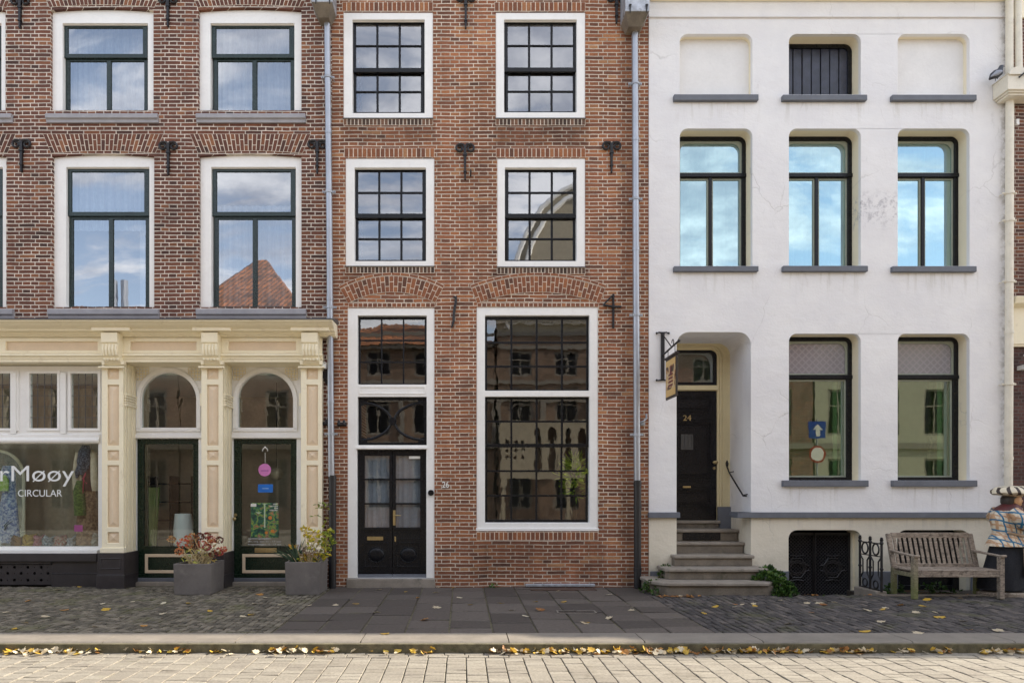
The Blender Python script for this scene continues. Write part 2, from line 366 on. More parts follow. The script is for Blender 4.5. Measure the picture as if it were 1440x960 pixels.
    def build(s, name, mat, parent=None, smooth=False, bevel=0.0, subdiv=0, seg=1):
        me = bpy.data.meshes.new(name)
        lo = [min(v[i] for v in s.v) for i in range(3)]; hi = [max(v[i] for v in s.v) for i in range(3)]
        c = Vector(((lo[0] + hi[0]) / 2, (lo[1] + hi[1]) / 2, lo[2]))
        me.from_pydata([tuple(Vector(v) - c) for v in s.v], [], s.f); me.materials.append(mat)
        at = me.attributes.new('rnd', 'FLOAT', 'FACE'); at.data.foreach_set('value', s.r)
        me.validate(); me.update()
        bm = bmesh.new(); bm.from_mesh(me)
        if bevel or subdiv: bmesh.ops.remove_doubles(bm, verts=bm.verts, dist=1e-5)
        bmesh.ops.recalc_face_normals(bm, faces=bm.faces); bm.to_mesh(me); bm.free()
        if smooth:
            me.polygons.foreach_set('use_smooth', [True] * len(me.polygons))
            try: me.set_sharp_from_angle(angle=R(50))
            except Exception: pass
        ob = bpy.data.objects.new(name, me); COL.objects.link(ob)
        ob['_w'] = tuple(c)
        if parent is not None:
            ob.parent = parent; ob.location = c - Vector(parent['_w'])
        else: ob.location = c
        if bevel:
            b = ob.modifiers.new('bevel', 'BEVEL'); b.width = bevel; b.segments = seg; b.limit_method = 'ANGLE'; b.angle_limit = R(40)
        if subdiv:
            b = ob.modifiers.new('sub', 'SUBSURF'); b.levels = subdiv; b.render_levels = subdiv
        return ob

def tag(o, label=None, cat=None, group=None, kind=None):
    if label: o['label'] = label
    if cat: o['category'] = cat
    if group: o['group'] = group
    if kind: o['kind'] = kind
    return o
def thing(name, loc, label, cat, group=None):
    o = bpy.data.objects.new(name, None); COL.objects.link(o); o.location = loc; o['_w'] = tuple(loc)
    o.empty_display_size = .2
    return tag(o, label, cat, group)
def structure(o): o['kind'] = 'structure'; return o

def rect(x0, x1, z0, z1): return [(x0, z0), (x1, z0), (x1, z1), (x0, z1)]
def prect(a, b, t, u, Y=0.0): return rect(PX(a, Y), PX(b, Y), PZ(u, Y), PZ(t, Y))       # photo left, right, top, bottom
def rtop(x0, x1, z0, z1, r, n=6):
    p = [(x0, z0), (x1, z0)]
    p += [(x1 - r + r * math.cos(R(90 * i / n)), z1 - r + r * math.sin(R(90 * i / n))) for i in range(n + 1)]
    p += [(x0 + r - r * math.sin(R(90 * i / n)), z1 - r + r * math.cos(R(90 * i / n))) for i in range(n + 1)]
    return p
def atop(x0, x1, z0, z1, rise, n=14):    # shallow arched top, crown at z1
    w = (x1 - x0) / 2; rad = (w * w + rise * rise) / (2 * rise); cx = (x0 + x1) / 2; cz = z1 - rad; a = math.asin(w / rad)
    return [(x0, z0), (x1, z0)] + [(cx + rad * math.sin(a - 2 * a * i / n), cz + rad * math.cos(a - 2 * a * i / n)) for i in range(n + 1)]
def grid(x0, x1, z0, z1, nx, nz, bar):
    cw = (x1 - x0 - bar * (nx - 1)) / nx; ch = (z1 - z0 - bar * (nz - 1)) / nz
    return [rect(x0 + i * (cw + bar), x0 + i * (cw + bar) + cw, z0 + j * (ch + bar), z0 + j * (ch + bar) + ch) for i in range(nx) for j in range(nz)]
def inset(rc, d):
    (x0, z0), (x1, _), (_, z1), _ = rc; return rect(x0 + d, x1 - d, z0 + d, z1 - d)
def bounds(rc): xs = [p[0] for p in rc]; zs = [p[1] for p in rc]; return min(xs), max(xs), min(zs), max(zs)

def fan(parent, name, fn, n, splits, mat, y=-.006, gap=.014, w=1.0, depth=.03, mortar=True):
    """bricks laid on edge between two lines; fn(u,v) -> (x,z)"""
    b = MB(); q = MB()
    for i in range(n):
        u0, u1 = i / n, (i + 1) / n; gu = gap / w / 2 / n
        cuts = [0] + list(splits[i % len(splits)]) + [1]
        for a, c in zip(cuts[:-1], cuts[1:]):
            p00 = Vector(fn(u0, a)); p01 = Vector(fn(u0, c)); L = (p01 - p00).length; gv = gap / max(L, .01) / 2 * (c - a)
            b.cur = rng.random(); j = rng.uniform(-.002, .002)
            qd = [fn(u0 + gu, a + gv), fn(u1 - gu, a + gv), fn(u1 - gu, c - gv), fn(u0 + gu, c - gv)]
            b.hexa([(x, y + j, z) for x, z in qd], [(x, y + depth, z) for x, z in qd])
        if mortar:
            qd = [fn(u0, 0), fn(u1, 0), fn(u1, 1), fn(u0, 1)]
            q.add([(x, y + .0035, z) for x, z in qd], [(0, 1, 2, 3)])
    o = b.build(name, mat, parent)
    if mortar:
        m = q.build('mortar', M['mortar'], o)
    return o
def rowfn(x0, x1, z0, z1): return lambda u, v: (x0 + (x1 - x0) * u, z0 + (z1 - z0) * v)
def arcfn(xl, zl, xm, zm, xr, zr, t):
    # circle through three inner points, ring thickness t
    ax, ay, bx, by, cx, cy = xl, zl, xm, zm, xr, zr
    d = 2 * (ax * (by - cy) + bx * (cy - ay) + cx * (ay - by))
    ux = ((ax * ax + ay * ay) * (by - cy) + (bx * bx + by * by) * (cy - ay) + (cx * cx + cy * cy) * (ay - by)) / d
    uz = ((ax * ax + ay * ay) * (cx - bx) + (bx * bx + by * by) * (ax - cx) + (cx * cx + cy * cy) * (bx - ax)) / d
    r = math.hypot(ax - ux, ay - uz); a0 = math.atan2(ay - uz, ax - ux); a1 = math.atan2(cy - uz, cx - ux)
    return lambda u, v: (ux + (r + t * v) * math.cos(a0 + (a1 - a0) * u), uz + (r + t * v) * math.sin(a0 + (a1 - a0) * u))

def text(mb, s, cx, cz, width, y, th=.004, height=None, bold=0.0, align='CENTER'):
    cu = bpy.data.curves.new('tmp', 'FONT'); cu.body = s; cu.size = 1; cu.extrude = .01; cu.offset = bold; cu.align_x = align
    ob = bpy.data.objects.new('tmp', cu); COL.objects.link(ob)
    me = bpy.data.meshes.new_from_object(ob.evaluated_get(bpy.context.evaluated_depsgraph_get()))
    xs = [v.co.x for v in me.vertices]; zs = [v.co.y for v in me.vertices]
    k = width / (max(xs) - min(xs)); kz = (height / (max(zs) - min(zs))) if height else k
    mx = (max(xs) + min(xs)) / 2; mz = (max(zs) + min(zs)) / 2
    mb.add([(cx + (v.co.x - mx) * k, y - v.co.z * th / .02, cz + (v.co.y - mz) * kz) for v in me.vertices], [tuple(p.vertices) for p in me.polygons])
    bpy.data.objects.remove(ob); bpy.data.curves.remove(cu); bpy.data.meshes.remove(me)
# ------------------------------------------------------------------ window builder
def window(house, cas, opn, yc, cmat, sashes, smat, gmat, sill=None, sillmat=None, sy=(-.07, .10), rise=0.0, curtain=None, dep=.14, pane=True):
    b = MB(); outer = atop(*[cas[0][0], cas[1][0], cas[0][1], cas[2][1]], rise) if rise else cas
    b.plate([outer, opn], yc, yc + dep)
    (x0, z0), (x1, _), (_, z1), _ = opn
    for q in (rect(x0, x1, z1, z1 + .012), ):                      # drip bead under the head
        b.box(x0, x1, yc + .03, yc + .055, z1 - .012, z1)
    w = b.build('window', cmat, house, bevel=.006)
    for (o, holes, ys) in sashes:
        m = MB(); m.plate([o] + holes, ys, ys + .045)
        for h in holes:                                            # putty line set back in every light
            a, c, e, f = bounds(h)
            m.plate([h, inset(h, .009)], ys + .014, ys + .03)
        m.build('sash', smat, w, bevel=.003)
        if pane:
            a, c, e, f = bounds(o); MB().box(a + .02, c - .02, ys + .022, ys + .027, e + .015, f - .015).build('pane', gmat, w)
    if sill:
        a, c, e, f = bounds(sill); s = MB()
        if sillmat is M['greysill']:
            s.sweepx([(sy[1], e), (sy[0] + .035, e), (sy[0] + .03, e + .05), (sy[0], e + .07), (sy[0], f - .012), (sy[0] + .01, f), (sy[1], f + .012)], a, c)
        else: s.box(a, c, sy[0], sy[1], e, f)
        s.build('sill', sillmat, w, bevel=.004)
    if curtain:
        for (a, c, e, f, yy, mt) in curtain:
            k = MB(); n = max(6, int((c - a) / .03))
            pts = [(a + (c - a) * i / n, yy + .018 * math.sin(i * 1.9) + .01 * math.sin(i * .7)) for i in range(n + 1)]
            k.add([(x, y, e) for x, y in pts] + [(x, y, f) for x, y in pts], [(i, i + 1, i + n + 2, i + n + 1) for i in range(n)])
            k.build('curtain', mt, w, smooth=True)
    return w

def anchor(house, px, top, bot, name='wall_anchor', curl=True, Y=-.03):
    """forged wall anchor: two scrolls on a tapering spike"""
    b = MB(); x = PX(px, Y); zt, zb = PZ(top, Y), PZ(bot, Y); r = .072
    b.hexa([(x - .026, Y - .02, zt - .03), (x - .012, Y - .02, zb), (x + .012, Y - .02, zb), (x + .026, Y - .02, zt - .03)],
           [(x - .026, Y + .025, zt - .03), (x - .012, Y + .025, zb), (x + .012, Y + .025, zb), (x + .026, Y + .025, zt - .03)])
    b.box(x - .034, x + .034, Y - .03, Y + .028, zt - .20, zt - .17)
    b.box(x - .028, x + .028, Y - .03, Y + .028, zb + .12, zb + .14)
    if curl:
        for s in (-1, 1):
            pts = []
            for i in range(19):
                t = i / 18; a = R(90 - s * 0 + 0) - s * R(400) * t; rr = r * (1 - .62 * t)
                pts.append((x + s * (.02 + r) - 0 + math.cos(a) * rr * 1.0, Y, zt - r + math.sin(a) * rr))
            b.tube([(x, Y, zt - .05), (x + s * .03, Y, zt - .006)] + pts, [.022] * 2 + [.021 - .006 * i / 18 for i in range(19)], 6)
    return b.build(name, M['ironblack'], house, smooth=False)

def pipe(house, pts, r, mat, brackets=(), joints=()):
    b = MB(); b.tube(pts, r, 16)
    for (x, y, z) in joints: b.tube([(x, y, z - .03), (x, y, z + .03)], r * 1.12, 16)
    p = b.build('downpipe', mat, house, smooth=True)
    for (x, y, z) in brackets:
        k = MB(); k.tube([(x, y, z - .02), (x, y, z + .02)], r * 1.22, 14)
        for s in (-1, 1):
            k.box(x + s * r * 1.1, x + s * (r * 1.1 + .055), y - .004, y + .004, z - .018, z + .018)
            k.tube([(x + s * (r + .035), y - .03, z), (x + s * (r + .035), y + .10, z)], .009, 6)
        k.build('bracket', M['zincdirty'] if mat is not M['creampipe'] else M['creampipe'], p)
    return p

# ------------------------------------------------------------------ house 1: brown brick house with cream shopfront
XL, XM, XW, XE = -14.0, PX(467), PX(912), PX(1421)
HE = 11.6
H1 = thing('brick_house', ((XL + XM) / 2, 0, 0), 'brown brick house with dark green windows above a cream painted shopfront', 'house')
rows = [dict(cy=(18, 158), sy_=(33, 158), tr=(77, 87), sl=(159, 171), cols=[(-135, 11, -120, 2, -60), (74, 218, 88, 208, 153), (281, 425, 296, 414, 358)]),
        dict(cy=(222, 433), sy_=(235, 432), tr=(299, 308), sl=(434, 447), cols=[(-132, 12, -118, 4, -58), (76.5, 219, 93, 210, 156), (282, 425, 297, 416, 358.5)])]
holes = []; specs = []
for r in rows:
    for (a, c, e, f, mu) in r['cols']:
        cas = prect(a, c, r['cy'][0], r['cy'][1], .06); specs.append((r, cas, (e, f, mu)))
        x0, x1, z0, z1 = bounds(cas); holes.append(atop(x0, x1, z0, z1 + .045, .045))
zsf = 4.30
b = MB(); b.plate([[(XL, zsf), (PX(453), zsf), (PX(453), -.3), (XM, -.3), (XM, HE), (XL, HE)]] + holes, 0, .34)
wall1 = b.build('wall', M['brick_left'], H1)
for (r, cas, (e, f, mu)) in specs:
    x0, x1, z0, z1 = bounds(cas); Y = .12
    opn = prect(e, f, r['sy_'][0], r['sy_'][1], .06)
    up = prect(e, f, r['sy_'][0], r['tr'][0] + 5, Y); lo = prect(e + 4, f, r['tr'][0] + 6, r['cy'][1], Y + .03)
    a, c, zz0, zz1 = bounds(lo); bar = .075; mid = PX(mu, Y + .03)
    lohole = [rect(a + .07, mid - .038, zz0 + .02, zz1 - .04), rect(mid + .038, c - .065, zz0 + .02, zz1 - .04)]
    ua, uc, ue, uf = bounds(up)
    cur = []
    if r is rows[1]:
        cur = [(x0 + .15, x1 - .15, z0, z1 - .75, .30, M['curtain'])] if mu != 156 else [(x0 + .15, x1 - .15, z1 - 1.2, z1, .30, M['curtain']), (x1 - .4, x1 - .1, z0, z1, .32, M['curtain'])]
    else: cur = [(x0 + .15, x1 - .15, z0, z1, .32, M['curtain'])]
    window(H1, rect(x0, x1, z0, z1 + .04), opn, .06, M['casing'], [(up, [rect(ua + .095, uc - .085, ue + .07, uf - .085)], Y - .01), (lo, lohole, Y + .03)], M['green'], M['glass_left'],
           sill=prect(*[{-60: (-146, 15), -58: (-144, 17), 153: (63, 221), 358: (275, 429), 156: (66, 222), 358.5: (275, 430)}[mu][i] for i in (0, 1)], r['sl'][0], r['sl'][1], -.07), sillmat=M['greysill'], rise=.04, curtain=cur)
    # fanned flat arch over the window
    xm = (x0 + x1) / 2; w0, w1 = (x1 - x0) / 2 + .02, (x1 - x0) / 2 + .17; rs = .045
    fn = lambda u, v, xm=xm, w0=w0, w1=w1, z1=z1, rs=rs: (xm + (2 * u - 1) * (w0 + (w1 - w0) * v), z1 + .05 + (1 - v) * (rs * (1 - (2 * u - 1) ** 2) - .005) + v * .34)
    fan(H1, 'flat_arch', fn, 27, [(.34,), (.66,)], M['vous_left'], w=.07)
for px, t, bt in ((30, 197, 242), (236.5, 200, 246), (446, 198, 244), (28, -4, 40), (236, -6, 38)):
    anchor(H1, px, t, bt)
# remaining shell
bk = MB(); bk.box(XL, XM - .01, 6.8, 7.0, -.3, HE); bk.box(XL - .2, XL, 0, 7, -.3, HE); bk.box(XM - .2, XM - .005, .35, 7, -.3, HE)
bk.build('side_wall', M['brick_left'], H1)
rf = MB(); rf.sweepx([(-.25, HE), (-.25, HE + .12), (3.5, HE + 2.6), (7.2, HE + .1), (7.2, HE)], XL - .1, XM); rf.build('roof', M['roof'], H1)
fl = MB()
for z in (4.38, 7.55, 10.9): fl.box(XL, XM - .21, .345, 6.8, z, z + .2)
fl.box(XL, XM - .21, 2.9, 3.05, 4.6, 10.85)
fl.build('interior_floor', M['room'], H1)

# shopfront -----------------------------------------------------------------
YP = -.12
b = MB()
xe = PX(467, -.5)
prof = [(.0, 4.36), (-.15, 4.36), (-.17, 4.385), (-.20, 4.39), (-.21, 4.42), (-.31, 4.43), (-.32, 4.46), (-.36, 4.475), (-.42, 4.50), (-.47, 4.54), (-.50, 4.545), (-.50, 4.575), (.0, 4.60)]
b.sweepx(prof, XL, xe)
for c in (157, 299, 437): b.box(PX(c - 28, -.35), PX(c + 26, -.35), -.375, -.20, 4.415, 4.475)
cor = b.build('cornice', M['cream'], H1, bevel=.006)
MB().sweepx([(0, 4.605), (-.51, 4.58), (-.515, 4.572), (-.522, 4.572), (-.52, 4.592), (0, 4.70)], XL, xe + .01).build('lead_flashing', M['lead'], cor)
# frieze with sunk panels and architrave mouldings
fr = MB(); zt, zb = 4.355, PZ(497, YP)
panels = [(8, 137), (183, 276), (321, 416)]; px0 = [prect(a, c, 480, 492.5, YP) for a, c in panels] + [prect(-150, -8, 480, 492.5, YP)]
fr.plate([rect(XL, PX(453, YP), zb, zt)] + px0, YP, -.06)
f1 = fr.build('frieze', M['cream'], H1, bevel=.008)
pb = MB()
for q in px0:
    a, c, e, f = bounds(q); pb.box(a - .01, c + .01, -.085, -.06, e - .01, f + .01)
pb.build('panel', M['beige'], f1)
ar = MB(); zb2 = PZ(509, YP)
ar.sweepx([(.3, zb), (YP - .012, zb), (YP - .05, zb - .02), (YP - .055, zb - .045), (YP - .02, zb - .06), (YP - .015, zb - .10), (YP - .0, zb - .105), (YP, zb2), (.36, zb2)], XL, PX(454, YP))
ar.build('architrave', M['cream'], H1, bevel=.003)

def pilaster(x0, x1, x_far=None):
    """x0,x1 photo columns of the shaft"""
    zb_, zt_ = PZ(777, YP), PZ(497, YP) - .06
    a, c = PX(x0, YP), PX(x1, YP)
    ps = [(518, 533), (541, 626), (633, 647), (654, 741), (748, 763)]
    pr = [prect(x0 + 8, x1 - 6, t, u, YP) for t, u in ps]
    m = MB(); m.plate([rect(a, c, zb_, zt_)] + pr, YP, YP + .035); m.box(a, c, YP + .035, .36, zb_, zt_)
    m.box(a - .02, c + .025, YP - .025, YP + .1, zb_, zb_ + .09)
    pl = m.build('pilaster', M['cream'], H1, bevel=.006)
    q = MB()
    for r_ in pr:
        p0, p1, z0, z1 = bounds(r_); y0 = YP + .034; y1 = YP + .004; d = min(p1 - p0, z1 - z0) / 2
        xm = (p0 + p1) / 2
        ra, rb = (xm, y1, z0 + d), (xm, y1, z1 - d)
        q.add([(p0, y0, z0), (p1, y0, z0), (p1, y0, z1), (p0, y0, z1), ra, rb], [(0, 1, 4), (1, 2, 5, 4), (2, 3, 5), (3, 0, 4, 5)])
    q.build('raised_panel', M['beige'], pl)
    # plinth block
    k = MB(); xa, xb = a - .045, c + .045; k.box(xa, xb, YP - .06, .36, -.05, zb_)
    k.box(xa - .015, xb + .015, YP - .075, .3, -.05, .23); k.box(xa - .008, xb + .008, YP - .068, .2, .23, .245)
    k.plate([inset(rect(xa, xb, .28, zb_ - .03), .05), inset(rect(xa, xb, .28, zb_ - .03), .075)], YP - .068, YP - .055)
    k.build('plinth', M['shopdark'], pl, bevel=.006)
    # console bracket under the cornice
    k = MB(); a2, c2 = PX(x0 + 2, -.25), PX(x1 - 5, -.25)
    z_t = 4.40; z_b = PZ(508, YP)
    prof = [(YP - .002, z_t), (-.33, z_t), (-.33, z_t - .17), (-.30, z_t - .19), (-.30, z_t - .21), (-.31, z_t - .30), (-.29, z_t - .38), (-.25, z_t - .42), (-.25, z_t - .45), (-.21, z_t - .50), (-.17, z_t - .53), (YP - .002, z_t - .55)]
    k.sweepx(prof, a2, c2)
    for i in range(5):
        xx = a2 + (c2 - a2) * (i + .5) / 5
        k.tube([(xx, -.305, z_t - .20), (xx, -.318, z_t - .30), (xx, -.295, z_t - .39)], .019, 6)
        k.ball((xx, -.25, z_t - .45), (.026, .03, .026), 8, 6)
    for s, xx in ((-1, a2), (1, c2)): k.box(xx - .05 if s < 0 else xx, xx if s < 0 else xx + .05, -.21, YP - .002, z_t - .53, z_t - .46)
    k.box(a - .03, c + .05, -.20, YP - .002, z_t - .585, z_t - .555)
    k.build('console', M['cream'], pl, bevel=.004)
    return pl
P1 = pilaster(143, 173); P2 = pilaster(283, 313); P3 = pilaster(423, 453); P0 = pilaster(-170, -140)
YD = .35
def jamb(px_left, w=.012):
    x = PX(px_left, YP); m = MB()
    for i, yy in enumerate((-.05, .03, .11, .19, .27)):
        m.box(x, x + .014 + .006 * (i % 2), yy, yy + .04, PZ(777, .1), PZ(509, YP) - .02)
    z0 = PZ(573, .1)
    for i in range(5): m.tube([(x + .02, -.08, z0 + .03 + i * .045), (x + .02, .32, z0 + .03 + i * .045)], .024 if i in (0, 4) else .018, 8)
    j = m.build('door_jamb', M['cream'], H1)
    MB().box(x, x + .035, -.08, YD, -.04, PZ(777, .1)).build('plinth', M['shopdark'], j, bevel=.004)
jamb(173); jamb(313)
for xr in (283, 423):   # mirrored impost ornament at the right edge of each bay
    x = PX(xr, YP); m = MB(); z0 = PZ(573, .1)
    for i in range(5): m.tube([(x - .02, -.08, z0 + .03 + i * .045), (x - .02, .32, z0 + .03 + i * .045)], .024, 8)
    m.build('impost', M['cream'], H1)

def bay(xl, xr, gl, gr, dl, dr, glassd, slot, name):
    a, c = PX(xl, YP) , PX(xr, YP)
    arc_x0, arc_x1 = PX(gl, YD), PX(gr, YD); rad = (arc_x1 - arc_x0) / 2; xm = (arc_x0 + arc_x1) / 2; zb_ = PZ(601, YD); zsp = PZ(524, YD) - rad
    arch = [(arc_x0, zb_), (arc_x1, zb_)] + [(xm + rad * math.cos(math.pi * i / 24), zsp + rad * math.sin(math.pi * i / 24)) for i in range(25)]
    door = prect(dl, dr, 616.5, 817, YD)
    fo = MB(); fo.plate([rect(a, c, -.0, 3.96), arch, door], YD, YD + .09)
    fo.box(a, c, YD - .05, YD - .001, PZ(616, YD), PZ(611, YD))
    # raised arch moulding
    ro = [(xm + (rad + .085) * math.cos(math.pi * i / 24), zsp + (rad + .085) * math.sin(math.pi * i / 24)) for i in range(25)]
    ri = [(xm + (rad + .012) * math.cos(math.pi * i / 24), zsp + (rad + .012) * math.sin(math.pi * i / 24)) for i in range(25)]
    fo.plate([[(arc_x0 - .085, zb_ - .02)] + [(arc_x0 - .012, zb_ - .02)] + ri[::-1] + [(arc_x1 + .012, zb_ - .02), (arc_x1 + .085, zb_ - .02)] + ro], YD - .035, YD - .001)
    fo.plate([rect(arc_x0 - .085, arc_x1 + .085, zb_ - .07, zb_ - .025)], YD - .03, YD - .001)
    w = fo.build('arched_transom_window', M['casing'], H1, bevel=.004)
    MB().box(arc_x0 - .02, arc_x1 + .02, YD + .03, YD + .035, zb_ - .02, zsp + rad + .02).build('pane', M['glass_left' if False else 'glass_old'], w)
    # pierced spandrel lattice
    for s, x0 in ((1, arc_x0 - .085), (-1, arc_x1 + .085)):
        sp = MB()
        for i in range(4):
            for j in range(4):
                xx = x0 + s * (.03 + i * .055); z_ = zsp + rad + .06 - j * .055
                if (xx - xm) ** 2 + (z_ - zsp) ** 2 > (rad + .10) ** 2: sp.ring((xx, YD - .012, z_), .030, .008, n=8, m=4)
        sp.build('spandrel_lattice', M['cream'], w)
    # door
    x0, x1, z0, z1 = bounds(door); z0 = .12; Yd = YD + .03
    g0 = prect(glassd[0], glassd[1], 624, 767.5, Yd); d = MB()
    d.plate([rect(x0 + .003, x1 - .003, z0, z1 - .003), g0], Yd, Yd + .05)
    a1, c1, e1, f1_ = bounds(g0)
    d.plate([inset(g0, -.022), g0], Yd - .014, Yd - .001)
    d.box(x0 + .01, x1 - .01, Yd - .03, Yd - .001, z0, z0 + .06)
    D = d.build('shop_door', M['door_green'], H1, bevel=.004)
    MB().box(a1 - .01, c1 + .01, Yd + .02, Yd + .026, e1 - .01, f1_ + .01).build('pane', M['glass_shop'], D)
    pr = prect(glassd[0] + 1.5, glassd[1] + 1, 778.5, 805.5, Yd - .02)
    MB().plate([pr, inset(pr, .055)], Yd - .02, Yd - .001).build('panel_moulding', M['beige'], D, bevel=.004)
    k = MB().box(x0 - .03, x1 + .03, YD - .14, YD + .2, -.02, .055); k.build('threshold', M['stone'], D, bevel=.008)
    MB().box(x0, x1, YD - .03, YD + .1, .056, .118).build('weather_bar', M['bluegrey'], D, bevel=.004)
    if slot:
        q = prect(358, 389, 770, 776.5, Yd - .02); a_, c_, e_, f_ = bounds(q)
        s = MB().box(a_, c_, Yd - .016, Yd - .001, e_, f_); s.box(a_ + .02, c_ - .02, Yd - .021, Yd - .016, e_ + .018, f_ - .018)
        s.build('letterbox', M['brass'], D, bevel=.003)
        hx, hz = PX(331.5, Yd), PZ(729, Yd); h = MB()
        h.tube([(hx, Yd - .001, hz), (hx, Yd - .05, hz)], .014, 10); h.ball((hx, Yd - .07, hz), (.036, .028, .036)); h.tube([(hx, Yd - .001, hz + .07), (hx, Yd - .02, hz + .07)], .028, 12)
        h.build('handle', M['brass'], D, smooth=True)
    return D
DA = bay(173, 283, 199, 276, 192, 279, (202, 272), False, 'a')
DB = bay(313, 423, 335, 412, 328, 417, (339, 409), True, 'b')
# display window: leaded lights above a big pane, left of the first pilaster
YW = .15
xr_ = PX(141, YW); zt_, zb_ = PZ(512, YP), PZ(777, YW)
lh = [prect(a, c, 525, 602, YW) for a, c in ((100, 138), (42, 81), (-19, 23), (-80, -37), (-137, -98))]
big = prect(-137, 138, 623.5, 768, YW)
m = MB(); m.plate([rect(PX(-150, YW), xr_ + .03, zb_, zt_ + .02)] + lh + [big], YW, YW + .08)
for a, c, e, f in [bounds(q) for q in lh]: m.plate([rect(a - .05, c + .05, e - .05, f + .05), rect(a, c, e, f)], YW - .02, YW - .001)
m.sweepx([(YW - .001, PZ(622, YW)), (YW - .05, PZ(622, YW)), (YW - .06, PZ(619, YW)), (YW - .03, PZ(615, YW)), (YW - .03, PZ(611, YW)), (YW - .001, PZ(610, YW))], PX(-150, YW), xr_)
m.box(PX(-150, YW), xr_, YW - .10, YW - .001, zb_, zb_ + .06)
for x in (20, 90): 
    m.box(PX(x - 4, YW), PX(x + 4, YW), YW - .035, YW - .021, PZ(612, YW) + .02, zt_ - .1)
DW = m.build('display_window', M['casing'], H1, bevel=.004)
a, c, e, f = bounds(big); MB().box(a - .01, c + .01, YW + .03, YW + .036, e - .01, f + .01).build('pane', M['glass_shop'], DW)
for q in lh:
    a, c, e, f = bounds(q); MB().box(a - .01, c + .01, YW + .03, YW + .035, e - .01, f + .01).build('leaded_pane', M['glass_old'], DW)
    k = MB()
    for i in range(1, 4): k.box(a + (c - a) * i / 4 - .004, a + (c - a) * i / 4 + .004, YW + .022, YW + .029, e, f)
    for i in range(1, 5): k.box(a, c, YW + .021, YW + .0285, e + (f - e) * i / 5 - .004, e + (f - e) * i / 5 + .004)
    k.build('lead_came', M['lead'], DW)
b = MB(); text(b, 'rMøøy', PX(51, YW), PZ(669, YW), 104 * (12 + YW) / F, YW + .026, .003, height=29 * (12 + YW) / F, bold=-.002)
b.build('lettering', M['white'], DW)
b = MB(); text(b, 'CIRCULAR', PX(55, YW), PZ(693, YW), 62 * (12 + YW) / F, YW + .026, .003, height=9.5 * (12 + YW) / F, bold=-.002)
b.build('lettering', M['white'], DW)
# dark base under the display window with a pierced grate
xb = PX(139, .1); b = MB()
b.box(PX(-150, .1), xb, .02, .3, zb_ - .14, zb_ - .002)
b.box(PX(74, .1), xb, .08, .3, -.05, zb_ - .14); b.box(PX(74, .1), xb, .065, .1, -.05, .22); b.box(PX(74, .1), xb, .06, .1, .22, .235)
b.box(PX(-150, .1), PX(-100, .1), .08, .3, -.05, zb_ - .14)
b.box(PX(-100, .1), PX(74, .1), .06, .3, zb_ - .19, zb_ - .14)
b.build('shop_base', M['shopdark'], H1, bevel=.005)
gh = []
def circ(x, z, r, n=10): return [(x + r * math.cos(2 * math.pi * i / n), z + r * math.sin(2 * math.pi * i / n)) for i in range(n)]
ga, gb_, gt, gu = PX(-100, .1), PX(74, .1), .35, .03
for i in range(-4, 4):
    for j, (pz, off) in enumerate(((797, 0), (805.5, 9.4), (815, 0))):
        gh.append(circ(PX(2 + i * 18.8 + off, .1), PZ(pz, .1), .027))
        gh.append(circ(PX(2 + i * 18.8 + off + 9.4, .1), PZ(pz, .1), .010, 6))
MB().plate([rect(ga, gb_, gu, zb_ - .20)] + gh, .09, .11).build('vent_grate', M['shopdark'], H1)
MB().box(ga, gb_, .2, .22, -.05, zb_ - .15).build('vent_back', M['black'], H1)

# shop interior
b = MB(); b.box(XL, XM - .21, 3.4, 3.5, 0, 4.36)
b.build('shop_back_wall', M['shoproom'], H1)
MB().box(XL, XM - .21, .45, 3.4, .05, .12).build('shop_floor', M['floorwood'], H1)
MB().box(XL, XM - .21, .45, 3.4, 3.80, 3.9).build('shop_ceiling', M['whitewin'], H1)
MB().box(PX(-150, .2), PX(140, .2), .25, 1.5, zb_ - .1, zb_ + .02).build('display_floor', M['floorwood'], H1)
MB().box(PX(152, .2), PX(156, .2), .45, 1.6, .12, 4.28).build('partition', M['shoproom'], H1)
MB().box(PX(298, .2), PX(303, .2), .45, 1.6, .12, 4.28).build('partition', M['shoproom'], H1)

bc = MB(); n_ = 60; xa_, xb_ = PX(-150, .9), PX(150, .9)
bc.add([(xa_ + (xb_ - xa_) * i / n_, 1.45 + .05 * math.sin(i * 1.1), z) for z in (.5, 3.7) for i in range(n_ + 1)], [(i, i + 1, i + n_ + 2, i + n_ + 1) for i in range(n_)])
bc.build('backdrop_curtain', clothmat('beige_backdrop', (.46, .38, .28), (.36, .29, .21), 5, 'stripe'), H1, smooth=True)
